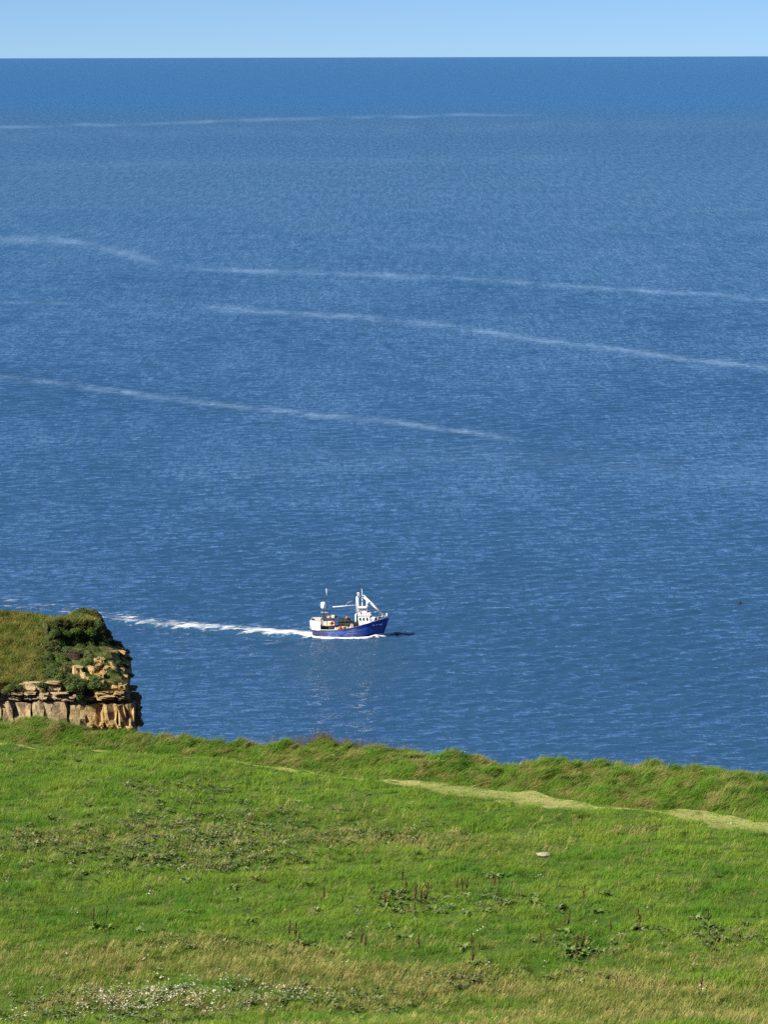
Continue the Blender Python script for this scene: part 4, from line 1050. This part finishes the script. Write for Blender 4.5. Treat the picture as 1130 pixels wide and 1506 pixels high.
# life ring hung on the after frame
lr = onboard('life_ring', 'orange life ring hanging beside the cream panels of the boat', 'life ring', (-2.18, -1.24, 1.75))
V = []
for i in range(24):
    a = i * 2 * math.pi / 24
    for j in range(10):
        b = j * 2 * math.pi / 10; q = .27 + .085 * math.cos(b); V.append((q * math.cos(a), .085 * math.sin(b), q * math.sin(a)))
Fc = [(10 * i + j, 10 * i + (j + 1) % 10, 10 * ((i + 1) % 24) + (j + 1) % 10, 10 * ((i + 1) % 24) + j) for i in range(24) for j in range(10)]
obj('ring', mesh_np('ring', np.array(V), np.array(Fc)), MORANGE, lr)
for a in (45, 135, 225, 315):
    bm = bmesh.new(); bmesh.ops.create_cone(bm, segments=12, radius1=.095, radius2=.095, depth=.06, cap_ends=True, matrix=Matrix.Rotation(R(-a), 4, 'Y') @ Matrix.Translation((.27, 0, 0))); obj('band', bm, MWHITE, lr)
# lobster pots heaped on the working deck: base, hoops and netting
bm = bmesh.new(); bbox(bm, -.42, .42, -.27, .27, 0, .06); bmesh.ops.bevel(bm, geom=bm.edges[:], offset=.015, segments=1, affect='EDGES')
POTB = bpy.data.meshes.new('base'); bm.to_mesh(POTB); bm.free(); POTB.materials.append(MDARK)
bm = bmesh.new()
for x in (-.4, 0, .4):
    p = [(x, .27 * math.cos(a), .05 + .38 * math.sin(a)) for a in np.linspace(0, math.pi, 9)]
    for a, b in zip(p[:-1], p[1:]): tube_bm(bm, a, b, .022, seg=6)
POTH = bpy.data.meshes.new('hoops'); bm.to_mesh(POTH); bm.free(); POTH.materials.append(MDARK)
V = []
for x in np.linspace(-.4, .4, 7):
    for a in np.linspace(0, math.pi, 11): V.append((x, .255 * math.cos(a), .05 + .36 * math.sin(a) * (1 - .08 * (abs(math.sin(x * 7.85))))))
POTN = mesh_np('netting', np.array(V), grid_faces(7, 11)); POTN.materials.append(MNET)
rp = random.Random(12)
for lay, (n_, z_) in enumerate(((4, .58), (4, 1.02), (4, 1.46), (3, 1.9))):
    for i in range(n_):
        for j, yy in enumerate((-.95, -.35, .35)[:3 if lay < 2 else 2]):
            wht = ('bottom', 'second', 'third', 'top')[lay]; row = ('first', 'second', 'third', 'last')[n_ - 1 - i] if i else 'sternmost'; ath = ('starboard', 'middle', 'port')[j]
            e = onboard('lobster_pot', 'dark netted lobster pot, %s layer of the deck heap, %s from the wheelhouse, %s side' % (wht, row, ath) if i else 'dark netted lobster pot, %s layer of the deck heap, sternmost, %s side' % (wht, ath), 'lobster pot',
                        (-1.45 + lay * .10 + i * .47 + rp.uniform(-.03, .03), yy + (.2 if lay > 1 else 0), z_), rp.uniform(-.35, .35), 'lobster pots heaped on the boat deck')
            e.matrix_world = e.matrix_world @ Matrix.Rotation(rp.uniform(-.18, .18), 4, 'X') @ Matrix.Rotation(rp.uniform(-.15, .15), 4, 'Y')
            e.matrix_world = e.matrix_world @ Matrix.Diagonal((.56, 1.0, 1.0, 1))
            obj('base', POTB, None, e); obj('hoops', POTH, None, e); obj('netting', POTN, None, e)
# buoys and sack
def buoy(loc, r, mat, label, cat='buoy'):
    e = onboard('marker_buoy', label, cat, loc)
    bm = bmesh.new(); bmesh.ops.create_uvsphere(bm, u_segments=14, v_segments=9, radius=r)
    for v in bm.verts:
        if v.co.z > 0: v.co.z *= 1.25
    for f in bm.faces: f.smooth = True
    obj('float', bm, mat, e)
    bm = bmesh.new(); tube_bm(bm, (0, 0, r * 1.1), (0, 0, r * 1.5), r * .22); obj('eye', bm, mat, e)
buoy((-1.18, -1.55, 1.18), .19, MRED, 'red round buoy on the boat rail below the lobster pots')
buoy((-1.45, -1.5, 1.12), .14, paint('buoy_pink', (.75, .45, .36), .5), 'small pale pink buoy beside the red one on the boat rail')
buoy((-.75, -1.45, 1.15), .15, MORANGE, 'orange buoy against the foot of the lobster pot heap')
buoy((-.35, -1.0, 2.45), .14, MORANGE, 'orange buoy lying on top of the lobster pot heap')
buoy((-1.75, -1.4, 1.05), .15, MCREAM, 'cream buoy on the boat rail beside the life ring')
buoy((-.2, -1.5, 1.2), .12, paint('buoy_yellow', (.7, .5, .1), .5), 'small yellow buoy on the boat rail near the sacks')
bm = bmesh.new(); bmesh.ops.create_icosphere(bm, subdivisions=3, radius=.3)
for v in bm.verts:
    v.co *= 1 + .25 * float(fbm(np.array(v.co.x * 4), np.array(v.co.y * 4 + v.co.z * 3), 140, 2)); v.co.z *= 1.5
for f in bm.faces: f.smooth = True
o = obj('sack', bm, MTAN, label='tan canvas sack standing between the pots and the wheelhouse of the boat', category='sack'); o.matrix_world = BOAT_M @ Matrix.Translation((.42, -1.3, 1.22))
bm = bmesh.new(); bmesh.ops.create_icosphere(bm, subdivisions=3, radius=.2)
for v in bm.verts: v.co *= 1 + .25 * float(fbm(np.array(v.co.x * 4 + 5), np.array(v.co.y * 4 + v.co.z * 3), 141, 2)); v.co.z *= 1.3
for f in bm.faces: f.smooth = True
o = obj('sack', bm, paint('pale_canvas', (.62, .55, .47), .9), label='small pale sack leaning on the tan one on the boat deck', category='sack'); o.matrix_world = BOAT_M @ Matrix.Translation((.18, -1.5, 1.12))

# white water along the hull
for sd in (-1, 1):
    V = []; dn = []; q = np.linspace(-.01, 1.085, 70); cs = np.linspace(0, 1, 10)
    for s in q:
        sc_ = min(max(s, 0), 1); b = float(hull_b(np.array(sc_), np.array(.05))) if s <= 1 else .03
        x = float(stern_x(0) + (stem_x(0) - stern_x(0)) * s)
        wd = .35 + .55 * np.exp(-((s - .9) / .16) ** 2) + .45 * np.exp(-((s - .3) / .25) ** 2); ht = (.15 + .28 * np.exp(-((s - .93) / .12) ** 2)) * (1 if s < 1 else max(.1, 1 - (s - 1) / .09))
        for c_ in cs:
            yv = sd * (b - .06 + wd * c_ * (1 if s < 1 else max(.25, 1 - (s - 1) / .1)))
            zv = ht * math.sin(math.pi * min(1, .35 + c_ * .65)) ** 1.0 * (1 + .5 * float(perlin(np.array(x * 2.3), np.array(c_ * 4.0), 150)))
            V.append((x, yv, zv)); dn.append(float(.95 * (1 - .75 * c_ ** 2)))
    V = np.array(V); Mx = np.array(BOAT_M); Wv = V @ Mx[:3, :3].T + Mx[:3, 3]
    Wv[:, 2] = V[:, 2] + .03 + np.clip(sea_h(Wv[:, 0], Wv[:, 1]), -.1, .2)
    me = mesh_np('bow_wave', Wv, grid_faces(70, 10)); add_attr(me, 'dens', dn)
    obj('bow_wave', me, MFOAM2, kind='stuff', label='white water thrown up along the %s side of the boat' % ('near, starboard' if sd < 0 else 'far, port'), category='foam')

# small dark float far off on the open sea
c = on_z(1088, 889, 0.0)
fb = empty('marker_buoy', Matrix.Translation((c[0], c[1], float(sea_h(np.array(c[0]), np.array(c[1]))))), label='tiny dark float alone on the open sea ahead of the boat', category='buoy')
bm = bmesh.new(); bmesh.ops.create_uvsphere(bm, u_segments=12, v_segments=8, radius=.22, matrix=Matrix.Diagonal((1.6, 1, .9, 1)))
MBLACK = paint('float_black', (.018, .018, .02), .8, .1, .2, (.03, .03, .03)); obj('float', bm, MBLACK, fb); bm = bmesh.new(); tube_bm(bm, (.1, 0, .1), (.1, 0, .45), .05); obj('marker_stick', bm, MBLACK, fb)
